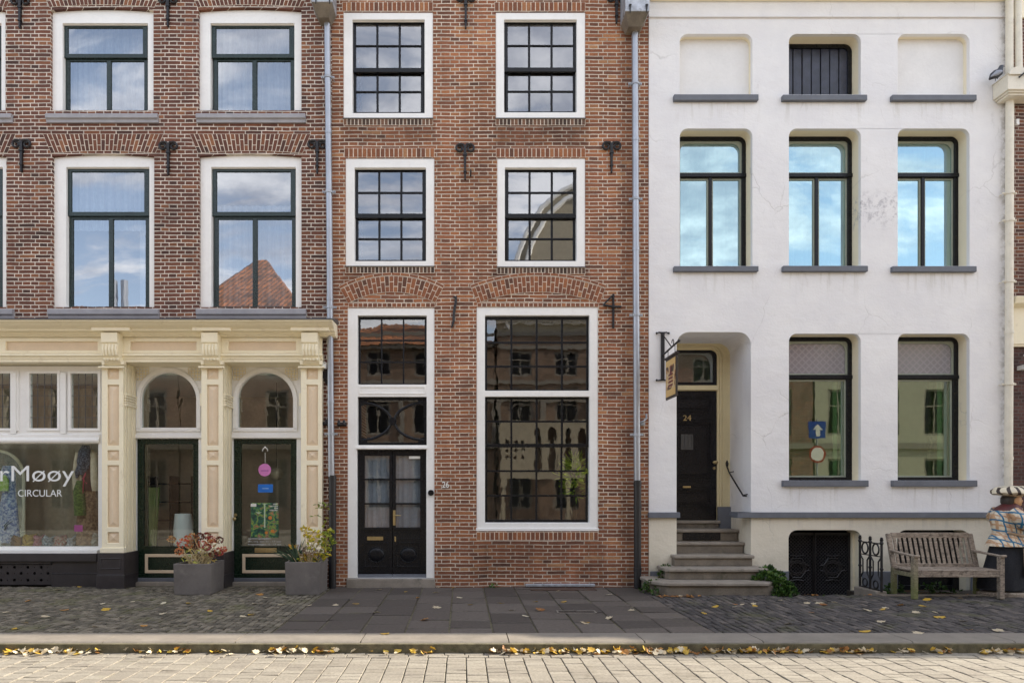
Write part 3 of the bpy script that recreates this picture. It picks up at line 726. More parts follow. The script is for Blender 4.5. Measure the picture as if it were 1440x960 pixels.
# pipe between house 1 and 2, its hopper, lamp, insulators
def hopper(house, xa, xb_, ztop, zbot, yb=-.05, yf=-.42, mat='zincdirty'):
    h = MB(); h.hexa([(xa, yf, zbot), (xb_, yf, zbot), (xb_, yf, ztop), (xa, yf, ztop)], [(xa, yb, zbot), (xb_, yb, zbot), (xb_, yb, ztop), (xa, yb, ztop)])
    o = h.build('hopper', M[mat], house, bevel=.006)
    h = MB(); d = .05
    vs = [(xa + .01, yf + .01, zbot - .002), (xb_ - .01, yf + .01, zbot - .002), (xb_ - .01, yb, zbot - .002), (xa + .01, yb, zbot - .002),
          (xa + d + .04, yf + .15, zbot - .16), (xb_ - d - .04, yf + .15, zbot - .16), (xb_ - d - .04, yb, zbot - .16), (xa + d + .04, yb, zbot - .16)]
    h.add(vs, [(0, 1, 2, 3), (7, 6, 5, 4), (0, 4, 5, 1), (1, 5, 6, 2), (2, 6, 7, 3), (3, 7, 4, 0)])
    h.build('hopper_base', M['riser'], o)
    h = MB()
    for xx in (xa + .08, xb_ - .05):
        h.tube([(xx, yf - .01, zbot - .04), (xx, yf - .012, zbot + .06), (xx, yf - .012, zbot + .10)], [.006, .014, .026], 8)
    h.build('bracket_pin', M['ironblack'], o)
    return o
p1 = [(PX(459.5 + 4.5 * 0, -.11), -.11, PZ(-20, -.11)), (PX(463, -.11), -.11, PZ(300, -.11)), (PX(466, -.11), -.11, PZ(670, -.11))]
def onp(p, z): 
    for u, v in zip(p[:-1], p[1:]):
        if v[2] <= z <= u[2]: t = (z - v[2]) / (u[2] - v[2]); return (v[0] + (u[0] - v[0]) * t, v[1], z)
    return p[-1]
pipe(H1, p1, .055, M['zinc'], [onp(p1, PZ(y, -.11)) for y in (109, 270, 432, 610)], [onp(p1, PZ(y, -.11)) for y in (186, 420, 565)])
q = (PX(467.5, -.11), -.11); pipe(H1, [(q[0], q[1], PZ(668, -.11)), (q[0], q[1], .0)], .064, M['castiron'], [], [(q[0], q[1], PZ(y, -.11)) for y in (672, 720, 790)])
hopper(H1, PX(438, -.4), PX(468, -.4), 10.9, PZ(3, -.42))
l = MB(); x = PX(457, -.08); zz = PZ(515, -.08)
l.box(x - .045, x + .03, -.14, -.06, zz - .045, zz + .035); l.ring((x - .005, -.10, zz + .04), .03, .008, n=12, a0=0, a1=180)
lamp = l.build('junction_box', M['whitewin'], H1, bevel=.006)
l = MB()
for i in range(4): l.tube([(x - .02 + i * .016, -.05, zz - .05), (x - .03 + i * .022, -.07, zz - .16 - .03 * i), (x + .01 + .008 * i, -.04, zz - .3)], .008, 5)
l.box(x - .05, x + .02, -.06, 0, zz - .2, zz - .08); l.build('cable', M['ironblack'], lamp)
def insulator(house, px, py):
    l = MB(); x, z = PX(px, -.08), PZ(py, -.08)
    l.box(x - .08, x + .08, -.03, -.002, z - .035, z + .035); l.box(x - .07, x + .07, -.09, -.03, z - .012, z + .012)
    for s in (-1, 1): l.tube([(x + s * .045, -.075, z - .01), (x + s * .045, -.075, z + .03), (x + s * .045, -.075, z + .07)], [.03, .026, .018], 10)
    l.build('wire_insulator', M['ironblack'], house)
insulator(H1, 455, 595)

# ------------------------------------------------------------------ house 2: orange brick house
H2 = thing('brick_house', ((XM + XW) / 2, 0, 0), 'narrow orange brick house numbered 26 with white framed multi-pane windows', 'house')
wins = [((483, 609, 18, 167), (495.5, 597, 28, 159), (94, 101.5)), ((697, 823, 18, 167), (709, 811, 28, 158), (94, 101)),
        ((486, 611, 223, 374.5), (498.5, 599, 236, 367), (300, 306.5)), ((699, 823, 223, 375.5), (710, 811, 236, 367), (300, 306.5))]
doorcas, bigcas = (489, 611, 433, 813), (670, 841, 432, 746)
YC = .012
hs = [prect(*w[0], YC) for w in wins] + [prect(*doorcas, YC), prect(*bigcas, YC)]
hs[4] = rect(hs[4][0][0], hs[4][1][0], -.0, hs[4][2][1])
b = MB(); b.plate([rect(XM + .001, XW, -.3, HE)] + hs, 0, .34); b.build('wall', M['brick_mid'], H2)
for cas, op, mr_ in wins:
    c_ = prect(*cas, YC); o_ = prect(*op, YC); Y1 = .085
    up = prect(op[0], op[1], op[2] - 1, mr_[1], Y1); lo = prect(op[0] + 2, op[1] - 1, mr_[0], op[3] + 1.5, Y1 + .045)
    a, c, e, f = bounds(up); gu_ = grid(a + .055, c - .055, e + .075, f - .075, 3, 2, .022)
    a, c, e, f = bounds(lo); gl_ = grid(a + .035, c - .045, e + .035, f - .075, 3, 2, .022)
    window(H2, c_, o_, YC, M['casing'], [(up, gu_, Y1), (lo, gl_, Y1 + .047)], M['black'], M['glass_mid'])
    a, c, e, f = bounds(c_)
    fan(H2, 'soldier_course', rowfn(a - .02, c + .0, f + .012, f + .175), 20, [()], M['vous_mid'], w=(c - a) / 20)
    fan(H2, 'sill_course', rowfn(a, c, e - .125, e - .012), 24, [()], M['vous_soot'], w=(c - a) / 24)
    MB().box(a - .01, c + .01, -.02, .05, e - .012, e - .001).build('sill_flashing', M['lead'], H2)
# door composition
cas = prect(*doorcas, YC); a0_, c0_, e0_, f0_ = bounds(cas); e0_ = .155
YDm = .10
h1_ = prect(503, 600, 443.5, 540.5, YC); h2_ = prect(503, 600, 557.5, 625.5, YC); h3_ = prect(502, 599.5, 631.5, 812.5, YC)
h3_ = rect(h3_[0][0], h3_[1][0], e0_ + .002, h3_[2][1])
b = MB(); b.plate([rect(a0_, c0_, e0_, f0_), h1_, h2_, h3_], YC, YC + .14)
fr_ = prect(505, 598, 543, 554, YC); b.plate([fr_, inset(fr_, .02)], YC - .012, YC - .001)
b.box(bounds(h3_)[0] - .02, bounds(h3_)[1] + .02, YC - .03, YC - .001, PZ(631, YC), PZ(628.5, YC))
DC = b.build('door_frame', M['casing'], H2, bevel=.006)
b = MB(); o_ = prect(503, 600, 443.5, 540.5, YC); a, c, e, f = bounds(o_); b.plate([o_] + grid(a + .035, c - .04, e + .035, f - .045, 3, 3, .026), YDm, YDm + .045)
b.build('transom_sash', M['black'], DC, bevel=.003); MB().box(a, c, YDm + .02, YDm + .025, e, f).build('transom_pane', M['glass_old'], DC)
# oval tracery light
a, c, e, f = bounds(h2_); b = MB(); b.plate([h2_, inset(h2_, .05)], YDm, YDm + .045)
zc = (e + f) / 2; xc = (a + c) / 2; hw = (c - a) / 2 - .05; hh = (f - e) / 2 - .05
for s in (-1, 1):
    pts = []
    for i in range(25):
        t = -1 + 2 * i / 24; pts.append((xc + s * (hw - (hw - .03) * math.sqrt(max(0, 1 - t * t)) ** 1.15), YDm + .02, zc + t * (hh - .04)))
    b.tube(pts, .026, 8)
    for u in (-1, 1): b.prism([(xc + s * hw, zc + u * hh), (xc + s * (hw - .11), zc + u * hh), (xc + s * (hw - .09), zc + u * (hh - .07)), (xc + s * hw, zc + u * (hh - .10))], YDm + .002, YDm + .04)
b.prism(circ(xc, zc, .07, 8), YDm - .012, YDm + .035); b.prism(circ(xc, zc, .04, 8), YDm - .022, YDm - .01)
b.build('fanlight', M['black'], DC, bevel=.003); MB().box(a, c, YDm + .02, YDm + .024, e, f).build('fanlight_pane', M['glass_old'], DC)
# double doors
x0, x1, z0, z1 = bounds(h3_); xm = PX(552, YDm); Yd = .10
for k_, (a, c) in enumerate(((x0 + .004, xm - .003), (xm + .003, x1 - .004))):
    ga = a + .12 if k_ == 0 else a + .055; gc = c - .055 if k_ == 0 else c - .11
    gz0, gz1 = PZ(741, Yd), PZ(640.5, Yd)
    gl_ = grid(ga, gc, gz0, gz1, 1, 3, .03)
    d = MB(); d.plate([rect(a, c, z0 + .06, z1 - .004)] + gl_, Yd, Yd + .05)
    d.box(ga - .03, gc + .03, Yd - .022, Yd - .001, gz0 - .045, gz0 - .005)
    pa, pc_, pz0, pz1 = a + .07, c - .07, PZ(797, Yd), PZ(762, Yd)
    if k_ == 0: pa += .04
    else: pc_ -= .04
    pr = rect(pa, pc_, pz0, pz1); d.plate([pr, inset(pr, .022)], Yd - .014, Yd - .001)
    ox, oz = (pa + pc_) / 2, (pz0 + pz1) / 2
    st = len(d.v); d.ball((ox, Yd, oz), (.14, .035, .125), 20, 12)
    d.ring((ox, Yd - .004, oz), .15, .010, n=24, m=6, ez=.9)
    d.plate([rect(pa, pc_, PZ(757, Yd), PZ(747, Yd)), inset(rect(pa, pc_, PZ(757, Yd), PZ(747, Yd)), .012)], Yd - .008, Yd - .001)
    D = d.build('door', M['black'], H2, bevel=.003, smooth=True)
    q = MB(); q.box(ga - .01, gc + .01, Yd + .02, Yd + .025, gz0 - .01, gz1 + .01); q.build('pane', M['glass_old'], D)
    MB().box(a, c, Yd - .025, Yd + .03, z0, z0 + .058).build('kick_bar', M['bluegrey'], D, bevel=.004)
    if k_ == 0:
        s = MB(); sx0, sx1, sz0, sz1 = bounds(prect(516.5, 539, 754, 759, Yd)); s.plate([rect(sx0, sx1, sz0, sz1), inset(rect(sx0, sx1, sz0, sz1), .014)], Yd - .018, Yd - .001); s.box(sx0 + .014, sx1 - .014, Yd - .010, Yd - .001, sz0 + .014, sz1 - .014)
        s.build('letterbox', M['brass'], D)
        # net curtain behind the left door
    else:
        h = MB(); hx = PX(554.5, Yd); h.box(hx - .022, hx + .022, Yd - .016, Yd - .001, PZ(738, Yd), PZ(717, Yd))
        h.tube([(hx, Yd - .01, PZ(724, Yd)), (hx, Yd - .05, PZ(724, Yd)), (hx + .02, Yd - .055, PZ(724, Yd)), (hx + .12, Yd - .055, PZ(724.5, Yd))], [.011, .011, .012, .010], 8)
        h.box(hx + .005, hx + .03, Yd - .012, Yd - .001, PZ(761, Yd), PZ(754, Yd)); h.build('handle', M['brass'], D, smooth=True)
        MB().box(PX(575, Yd), PX(591, Yd), Yd + .016, Yd + .0195, PZ(644.7, Yd), PZ(641, Yd)).build('sticker', M['whitewin'], D)
    n = MB(); nn = 16; n.add([(ga + (gc - ga) * i / nn, Yd + .07 + .006 * math.sin(i * 2.1), zz_) for zz_ in (gz0 - .02, gz1 + .02) for i in range(nn + 1)], [(i, i + 1, i + nn + 2, i + nn + 1) for i in range(nn)])
    n.build('net_curtain', M['curtain'], D)
MB().box(PX(487, -.05), PX(612, -.05), -.06, .3, -.02, .15).build('threshold', M['stone'], DC, bevel=.012)
q = MB(); q.loft([(PX(606, 0), -.0, 0, .05, .05)], 4, False) if False else None
q.prism(circ(PX(606, 0), PZ(692.5, 0), .052, 16), -.03, .012); q.build('doorbell', M['black'], DC, bevel=.004)
n = MB(); text(n, '26', PX(626.7), PZ(681), .12, -.012, .016, height=.11, bold=.012); n.build('house_number', M['letterwhite'], H2)
# big window
cas = prect(*bigcas, YC); o1 = prect(682, 829, 443.5, 549, YC); o2 = prect(682, 829, 557.5, 734.5, YC)
b = MB(); b.plate([cas, o1, o2], YC, YC + .14); b.box(bounds(cas)[0] - .01, bounds(cas)[1] + .01, YC - .025, YC - .001, PZ(746.3, 0), PZ(742, 0))
BW = b.build('window', M['casing'], H2, bevel=.006)
a, c, e, f = bounds(o1); s = MB(); s.plate([o1] + grid(a + .04, c - .04, e + .03, f - .05, 4, 3, .034), .09, .135); s.build('sash', M['black'], BW, bevel=.003)
MB().box(a, c, .115, .12, e, f).build('pane', M['glass_old'], BW)
a, c, e, f = bounds(o2); zmid = PZ(626, .1)
s = MB(); s.plate([rect(a, c, zmid - .03, f)] + grid(a + .04, c - .04, zmid + .03, f - .035, 4, 2, .034), .09, .135); s.build('sash', M['black'], BW, bevel=.003)
s = MB(); s.plate([rect(a + .01, c - .01, e, zmid + .03)] + grid(a + .045, c - .045, e + .05, zmid - .03, 4, 3, .034), .137, .182); s.build('sash', M['black'], BW, bevel=.003)
MB().box(a, c, .115, .119, zmid, f).build('pane', M['glass_old'], BW); MB().box(a, c, .155, .159, e, zmid).build('pane', M['glass_old'], BW)
a, c, e, f = bounds(cas); fan(H2, 'sill_course', rowfn(a, c, e - .165, e - .02), 27, [()], M['vous_mid'], w=.08)
# segmental relieving arches with brick filling
z_ = lambda p: PZ(p)
def relief(xl, yl, xm_, ym, xr, yr, t, n, nm, sx0, sx1, sy0, sy1):
    fn = arcfn(PX(xl), z_(yl), PX(xm_), z_(ym), PX(xr), z_(yr), t)
    fan(H2, 'segmental_arch', fn, n, [(.36,), (.64,)], M['vous_mid'], w=.10, y=-.012)
    fn2 = arcfn(PX(xl), z_(yl), PX(xm_), z_(ym), PX(xr), z_(yr), 1.0)
    fan(H2, 'arch_header', lambda u, v: fn2(u, t + .008 + v * .055), int(n * .55), [()], M['vous_mid'], w=.2, y=-.010)
    fan(H2, 'soldier_course', rowfn(PX(sx0), PX(sx1), z_(sy1), z_(sy0)), int((sx1 - sx0) / 6.5), [()], M['vous_mid'], w=.08)
relief(489.5, 427, 551, 411, 612, 426, .285, 23, 'd', 490, 612, 426, 432)
relief(671, 427, 757, 411, 843, 427, .285, 32, 'w', 671, 842, 426, 431.5)
for px, t, bt in ((654, 203, 252), (860, 200, 243), (655, -8, 40), (867, -8, 33)): anchor(H2, px, t, bt)
# S-shaped and 4-shaped anchors
b = MB(); b.tube([(PX(x_), -.03, PZ(y_)) for x_, y_ in ((637, 419), (641, 418), (641, 425), (638.5, 440), (638, 452), (636, 459), (634.5, 461))], [.014, .028, .026, .024, .024, .02, .01], 6); b.build('wall_anchor', M['ironblack'], H2)
b = MB()
for p_ in (((862, 414), (862, 440), (861.8, 462)), ((862, 415), (848, 429)), ((848, 429.5), (862, 432), (873, 432))):
    b.tube([(PX(x_), -.03, PZ(y_)) for x_, y_ in p_], .020 if len(p_) == 3 else .016, 6)
b.ball((PX(862), -.035, PZ(432)), .04, 8, 6); b.build('wall_anchor', M['ironblack'], H2)
b = MB(); b.tube([(PX(662), 0, PZ(241)), (PX(662), -.06, PZ(241)), (PX(662), -.07, PZ(244)), (PX(662), -.03, PZ(250))], .012, 6); b.build('wall_hook', M['ironblack'], H2)
insulator(H2, 480, 596)
l = MB(); x, z = PX(905, -.05), PZ(592, -.05); l.tube([(x - .08, -.04, z - .03), (x, -.06, z), (x + .05, -.05, z + .05), (x + .05, -.04, z + .13)], .018, 6); l.box(x - .04, x + .03, -.05, -.002, z - .07, z - .02); l.build('cable_bracket', M['zincdirty'], H2)
p2_ = [(PX(892.5, -.11), -.11, PZ(-20, -.11)), (PX(894.5, -.11), -.11, PZ(430, -.11)), (PX(896, -.11), -.11, PZ(676, -.11))]
pipe(H2, p2_, .056, M['zinc'], [onp(p2_, PZ(y, -.11)) for y in (118, 280, 443, 611)], [onp(p2_, PZ(y, -.11)) for y in (196, 350)])
q = (PX(896.5, -.11), -.11); pipe(H2, [(q[0], q[1], PZ(675, -.11)), (q[0], q[1], 0)], .062, M['castiron'], [], [(q[0], q[1], PZ(y, -.11)) for y in (680, 712, 800)])
hopper(H2, PX(879, -.4), PX(913, -.4), 10.9, PZ(16, -.42))
b = MB(); b.box(PX(739, -.03), PX(836, -.03), -.09, .0, .02, .065); b.build('cellar_lintel', M['zincdirty'], H2, bevel=.006)
bk = MB(); bk.box(XM, XW, 6.8, 7.0, -.3, HE); bk.box(XM + .0, XM + .1, .35, 6.8, -.3, HE); bk.box(XW - .1, XW, .35, 6.8, -.3, HE); bk.build('side_wall', M['brick_mid'], H2)
rf = MB(); rf.sweepx([(-.25, HE), (-.25, HE + .12), (3.5, HE + 2.6), (7.2, HE + .1), (7.2, HE)], XM, XW); rf.build('roof', M['roof'], H2)
fl = MB()
for z in (4.75, 7.75, 10.9): fl.box(XM + .1, XW - .1, .345, 6.8, z, z + .2)
fl.box(XM + .1, XW - .1, 3.6, 3.7, -.1, 4.7); fl.box(XM + .1, XW - .1, 3.0, 3.1, 4.96, 10.89)
fl.box(PX(640), PX(645), .345, 3.6, 0, 4.7); fl.box(XM + .1, XW - .1, .345, 3.6, -.1, .0); fl.build('interior_floor', M['room'], H2)
# ------------------------------------------------------------------ house 3: white plastered house
XR = PX(1418)
H3 = thing('plastered_house', ((XW + XR) / 2, 0, 0), 'white plastered house numbered 24 with round-cornered window openings', 'house')
YF = -.02; RD = .30; CR = .14
def op3(a, c, t, u, r=CR): q = prect(a, c, t, u, YF); x0, x1, z0, z1 = bounds(q); return rtop(x0, x1, z0, z1, r)
cols = ((956, 1058), (1109.5, 1210.5), (1262.5, 1363.5))
o_top = [op3(a, c, 48, 133) for a, c in cols]; o_mid = [op3(a, c, 181, 374) for a, c in cols]; o_gr = [op3(a, c, 469, 675) for a, c in cols[1:]]
xda, xdc = PX(951.5, YF), PX(1056, YF); o_door = rtop(xda, xdc, -.3, PZ(467, YF), .22)
o_base = [rtop(PX(a, YF), PX(c, YF), -.6, PZ(745, YF), .15) for a, c in ((1109, 1211), (1262, 1363))]
WT = .93
b = MB(); outer = [(XW, -.62), (xda, -.62), (xda, -.6)]
b.plate([rect(XW + .001, XR, -.7, HE + .4), o_top[0], o_top[1], o_top[2], *o_mid, *o_gr, o_door, *o_base], YF, RD + .05)
dz = PZ(467, YF); 
q = rtop(xda, xdc, -.6, dz, .22)
b.plate([rect(xda - .3, xdc + .3, -.7, dz + .3), q], RD + .051, WT + .08)
wall3 = b.build('wall', M['plaster'], H3, bevel=.02, seg=2)
M['niche'] = plain('niche_plaster', (.78, .77, .765), .85, var=.05, scale=2, bump=.3, bscale=25)
# blind niches: shallow back panels
for k_ in (0, 2):
    x0, x1, z0, z1 = bounds(o_top[k_]); MB().box(x0 - .05, x1 + .05, .13, .2, z0 - .05, z1 + .05).build('niche_panel', M['niche'], H3)
x0, x1, z0, z1 = bounds(o_top[1]); s = MB()
s.plate([rtop(x0, x1, z0, z1, CR), rtop(x0 + .07, x1 - .07, z0 + .0, z1 - .07, CR - .05)], RD - .05, RD)
n_ = 7
sh = s.build('shutter', M['black'], H3, bevel=.004)
s = MB()
for i in range(n_):
    a = x0 + .05 + (x1 - x0 - .1) * i / n_; c = x0 + .05 + (x1 - x0 - .1) * (i + 1) / n_; s.box(a + .008, c - .008, RD - .02 + .004 * (i % 2), RD + .02, z0, z1 - .05)
s.build('shutter_board', plain('blue_black_boards', (.030, .034, .055), .35, var=.4, scale=9, bump=.1), sh, bevel=.006)
def win3(op, kind, i):
    x0, x1, z0, z1 = bounds(op); Y = RD; 
    m = MB(); zt = z1 - (.70 if kind == 'mid' else .72)
    fw = .065
    ih = rtop(x0 + fw, x1 - fw, zt + .045, z1 - .07, .06)
    if kind == 'mid':
        xm = (x0 + x1) / 2 - .0
        lh_ = [rect(x0 + fw + .01, xm - .028, z0 + .03, zt - .04), rect(xm + .028, x1 - fw - .01, z0 + .03, zt - .04)]
    else: lh_ = [rect(x0 + fw + .03, x1 - fw - .03, z0 + .06, zt - .04)]
    m.plate([rtop(x0 - .01, x1 + .01, z0 - .02, z1 + .01, CR), ih] + lh_, Y - .05, Y + .04)
    m.box(x0, x1, Y - .075, Y - .051, zt - .03, zt + .035)
    w = m.build('window', M['black'], H3, bevel=.006)
    k = MB()
    for h_ in lh_: k.plate([h_, inset(h_, .028)], Y - .02, Y + .02)
    k.plate([ih, rtop(x0 + fw + .035, x1 - fw - .035, zt + .07, z1 - .11, CR)], Y - .02, Y + .02)
    k.build('inner_bead', M['bead3'], w)
    MB().box(x0, x1, Y, Y + .006, zt, z1 - .03).build('pane', M['glass_blue'] if kind == 'mid' else M['glass_net'], w)
    MB().box(x0, x1, Y, Y + .006, z0, zt).build('pane', M['glass_blue'] if kind == 'mid' else M['glass_greenish'], w)
    c = MB(); nn = 30; yy = Y + .16
    if kind == 'mid':
        c.add([(x0 + (x1 - x0) * j / nn, yy + .02 * math.sin(j * 1.6), zz_) for zz_ in (z0, z1) for j in range(nn + 1)], [(j, j + 1, j + nn + 2, j + nn + 1) for j in range(nn)])
        c.build('curtain', M['curtainw'], w, smooth=True)
    else:
        for (a, e) in ((x0, x0 + .22), (x1 - .24, x1)):
            o_ = len(c.v); c.add([(a + (e - a) * j / 10, yy + .025 * math.sin(j * 1.6), zz_) for zz_ in (z0, z1) for j in range(11)], [(j, j + 1, j + 12, j + 11) for j in range(10)])
        c.build('curtain', M['curtainw'], w, smooth=True)
M['bead3'] = plain('grey_green_bead', (.30, .33, .27), .5, var=.08)
def netglass():
    m, g, out = new_mat('patterned_glass'); p = g.pos(); x, y, z = g.sep(p)
    a = g.m('PINGPONG', g.m('MULTIPLY', g.m('ADD', x, z), 16), 1.0); b = g.m('PINGPONG', g.m('MULTIPLY', g.m('SUBTRACT', x, z), 16), 1.0)
    f = g.mr(g.m('MAXIMUM', a, b), .55, .95)
    pr = g.n('BsdfPrincipled', {'Base Color': g.mix(f, (.23, .22, .25), (.29, .275, .31)), 'Roughness': .22}).outputs[0]
    b_ = g.n('Bump', {'Height': f, 'Strength': .25, 'Distance': .004}).outputs[0]
    gl = g.n('BsdfGlossy', {'Roughness': .08, 'Normal': b_}).outputs[0]
    g.t.links.new(g.n('MixShader', {0: .12, 1: pr, 2: gl}).outputs[0], out.inputs[0]); return m
M['glass_net'] = netglass()
for i, o_ in enumerate(o_mid): win3(o_, 'mid', i)
for i, o_ in enumerate(o_gr): win3(o_, 'ground', i)
s = MB()
for (a, c, t, u) in ((948, 1067, 132.5, 141), (1101, 1220, 133, 141), (1255, 1374, 133, 141), (948, 1067, 374, 381.5), (1101.5, 1221, 373.5, 381.5), (1255.5, 1374, 374, 382), (1101.5, 1222, 675, 684), (1256, 1375, 675, 684)):
    x0, x1, z0, z1 = bounds(prect(a, c, t, u, -.09)); MB().box(x0, x1, -.09, RD - .05, z0, z1).build('sill', M['bluegrey'], H3, bevel=.008)
x0, x1, z0, z1 = bounds(prect(1037, 1418, 720, 728, -.08))
s = MB(); s.box(x0, XR, -.085, YF - .002, z0, z1); s.box(x0, xdc - .0 + .001, -.085, RD - .0, z0, z1)
s.build('string_course', M['bluegrey'], H3, bevel=.008)
s = MB(); s.box(PX(912, -.08), PX(956.5, -.08), -.085, YF - .002, z0, z1); s.box(xda, PX(957, -.08), -.02, .2, z0, z1); s.build('string_course', M['bluegrey'], H3, bevel=.008)
for a, c in ((914, 951), (1057, 1108.5), (1211.5, 1261.5), (1364, 1417)):
    MB().box(PX(a, YF), PX(c, YF), YF - .035, YF - .002, -.6, PZ(802.5, YF)).build('plinth', M['bluegrey'], H3, bevel=.01)
s.box(PX(1211.3), PX(1213), YF - .03, RD, -.6, PZ(802.5, YF)) if False else None
MB().box(XW, XR, YF - .035, YF - .002, PZ(26.8), PZ(25)).build('string_line', M['plaster'], H3)
MB().sweepx([(YF - .001, PZ(4)), (-.10, PZ(3)), (-.14, PZ(0)), (-.4, PZ(-12)), (-.45, PZ(-30)), (YF - .001, PZ(-34))], XW + .02, XR).build('eaves_cornice', M['cream'], H3, bevel=.01)
# basement gates
def gate(parent_house, x0, x1, zt, zb, Y):
    b = MB(); xm = (x0 + x1) / 2
    b.plate([rect(x0, x1, zb, zt), rect(x0 + .035, xm - .03, zb + .28, zt - .05), rect(xm + .03, x1 - .035, zb + .28, zt - .05)], Y, Y + .04)
    b.box(xm - .012, xm + .012, Y - .02, Y - .001, zb, zt); b.tube([(xm, Y - .03, zb), (xm, Y - .03, zt)], .012, 6)
    D = b.build('basement_gate', M['ironblack'], parent_house, bevel=.003)
    l = MB()
    for a, c in ((x0 + .035, xm - .03), (xm + .03, x1 - .035)):
        z0, z1 = zb + .28, zt - .05; w = c - a; h = z1 - z0; st = .062
        k = int((w + h) / st) + 1
        for i in range(1, k):
            d = i * st
            p0 = (a + max(0, d - h), z0 + min(d, h)); p1 = (a + min(d, w), z0 + max(0, d - w))
            l.tube([(p0[0], Y + .018, p0[1]), (p1[0], Y + .018, p1[1])], .0065, 4)
            p0 = (c - max(0, d - h), z0 + min(d, h)); p1 = (c - min(d, w), z0 + max(0, d - w))
            l.tube([(p0[0], Y + .028, p0[1]), (p1[0], Y + .028, p1[1])], .0065, 4)
        cx, cz = (a + c) / 2, (z0 + z1) / 2
        for R0, ez in ((.165, .8), (.13, .75)): l.ring((cx, Y - .008, cz), R0, .011, n=8, m=5, ez=ez)
        for s_ in (-1, 1):
            l.tube([(cx - .22, Y - .006, cz + s_ * .04), (cx - .15, Y - .01, cz + s_ * .06), (cx - .08, Y - .01, cz + s_ * .17), (cx + .08, Y - .01, cz + s_ * .17), (cx + .15, Y - .01, cz + s_ * .06), (cx + .22, Y - .006, cz + s_ * .04)], .011, 5)
            l.tube([(cx - .12, Y - .006, cz + s_ * .23), (cx, Y - .008, cz + s_ * .21), (cx + .12, Y - .006, cz + s_ * .23)], .009, 5)
    l.build('lattice', plain('gate_lattice_iron', (.03, .028, .03), .4, var=.3), D)
    MB().box(x0, x1, Y + .045, Y + .07, zb, zt).build('gate_back', M['black'], D)
g0 = bounds(o_base[0]); gate(H3, g0[0] - .05, PX(1196, .25), g0[3] - .06 + .0, -.55, .25)
s = MB(); s.box(PX(1196, .25) + .001, PX(1196, .25) + .05, .19, .3, -.6, g0[3] - .02); s.build('gate_post', M['plaster'], H3)
g1 = bounds(o_base[1]); b = MB(); b.box(g1[0] - .02, g1[1] + .02, .28, .32, -.6, g1[3]); 
b.build('basement_window', M['black'], H3)
b = MB(); b.plate([rect(g1[0], g1[1], -.5, g1[3] - .05), rect(g1[0] + .07, g1[1] - .12, .0, g1[3] - .14)], .22, .27); b.build('basement_frame', M['black'], H3, bevel=.004)
# entrance: frame, fanlight, door
D0 = .92; xfa, xfc = xda, xdc; zt = PZ(478, D0)
xdl, xdr = 3.86, PX(1008.5, D0); zdt = PZ(549, D0); zdb = 1.14
fl0, fl1 = PZ(541.5, D0), PZ(492, D0)
b = MB(); b.plate([rtop(xda - .02, xdc + .02, .9, PZ(470, D0), .26), rect(xdl, xdr, zdb - .05, zdt), rtop(xdl, xdr, fl0, fl1, .12)], D0 - .0, D0 + .09)
for d_, yy in ((.06, .035), (.12, .02), (.185, .012)):
    zz_ = fl1 + d_; b.plate([[(xdl - d_, .95), (xdl - d_ + .02, .95)] + rtop(xdl - d_ + .02, xdr + d_ - .02, .95, zz_ - .02, .14 + d_)[2:][::-1] + [(xdr + d_ - .02, .95), (xdr + d_, .95)] + rtop(xdl - d_, xdr + d_, .95, zz_, .16 + d_)[2:]], D0 - yy, D0 - .001)
b.box(xdl, xdr, D0 - .045, D0 - .001, zdt + .01, fl0 - .01)
DF = b.build('door_frame', M['yellowframe'], H3, bevel=.004)
MB().box(xdr + .0, xdc + .01, D0 - .05, D0 - .002, .95, 1.39).build('frame_plinth', M['bluegrey'], DF, bevel=.005)
b = MB(); b.plate([rtop(xdl + .002, xdr - .002, fl0 + .002, fl1 - .002, .12), rtop(xdl + .05, xdr - .06, fl0 + .06, fl1 - .05, .1)], D0 + .02, D0 + .06); b.build('fanlight', M['black'], DF)
MB().box(xdl, xdr, D0 + .045, D0 + .05, fl0, fl1).build('fanlight_pane', M['glass_old'], DF)
Y = D0 + .03; d = MB(); d.box(xdl + .003, xdr - .003, Y, Y + .05, zdb, zdt - .003)
pa, pc_ = xdl + .12, PX(1000, Y)
for t, u in ((556, 579), (593, 672), (688, 712)):
    x0, x1, z0, z1 = pa, pc_, PZ(u, Y), PZ(t, Y)
    d.plate([rect(x0, x1, z0, z1), inset(rect(x0, x1, z0, z1), .022)], Y - .02, Y - .001)
    d.plate([inset(rect(x0, x1, z0, z1), .05), inset(rect(x0, x1, z0, z1), .062)], Y - .012, Y - .001)
    d.box(x0 + .075, x1 - .075, Y - .010, Y - .001, z0 + .075 if z1 - z0 > .3 else z0 + .07, z1 - .07)
for t in (583, 590, 676, 684): d.box(xdl + .02, pc_ + .02, Y - .01, Y - .001, PZ(t, Y) - .007, PZ(t, Y) + .007)
FD = d.build('front_door', M['black'], DF, bevel=.004)
n = MB(); text(n, '24', PX(966, Y), PZ(587.3, Y), .155, Y - .012, .006, height=.105, bold=.01); n.build('house_number', M['brass'], DF)
n = MB(); n.plate([inset(prect(958.5, 972.5, 612, 630.5, Y), -.02), prect(958.5, 972.5, 612, 630.5, Y)], Y - .03, Y - .011)
for i in (1, 2): xx = PX(958.5 + 14 * i / 3, Y); n.box(xx - .008, xx + .008, Y - .028, Y - .011, PZ(630, Y), PZ(612, Y))
n.box(PX(958.5, Y), PX(972.5, Y), Y - .014, Y - .0105, PZ(630.5, Y), PZ(612, Y)) 
n.build('door_grille', plain('dim_grille', (.07, .07, .07), .4), DF)
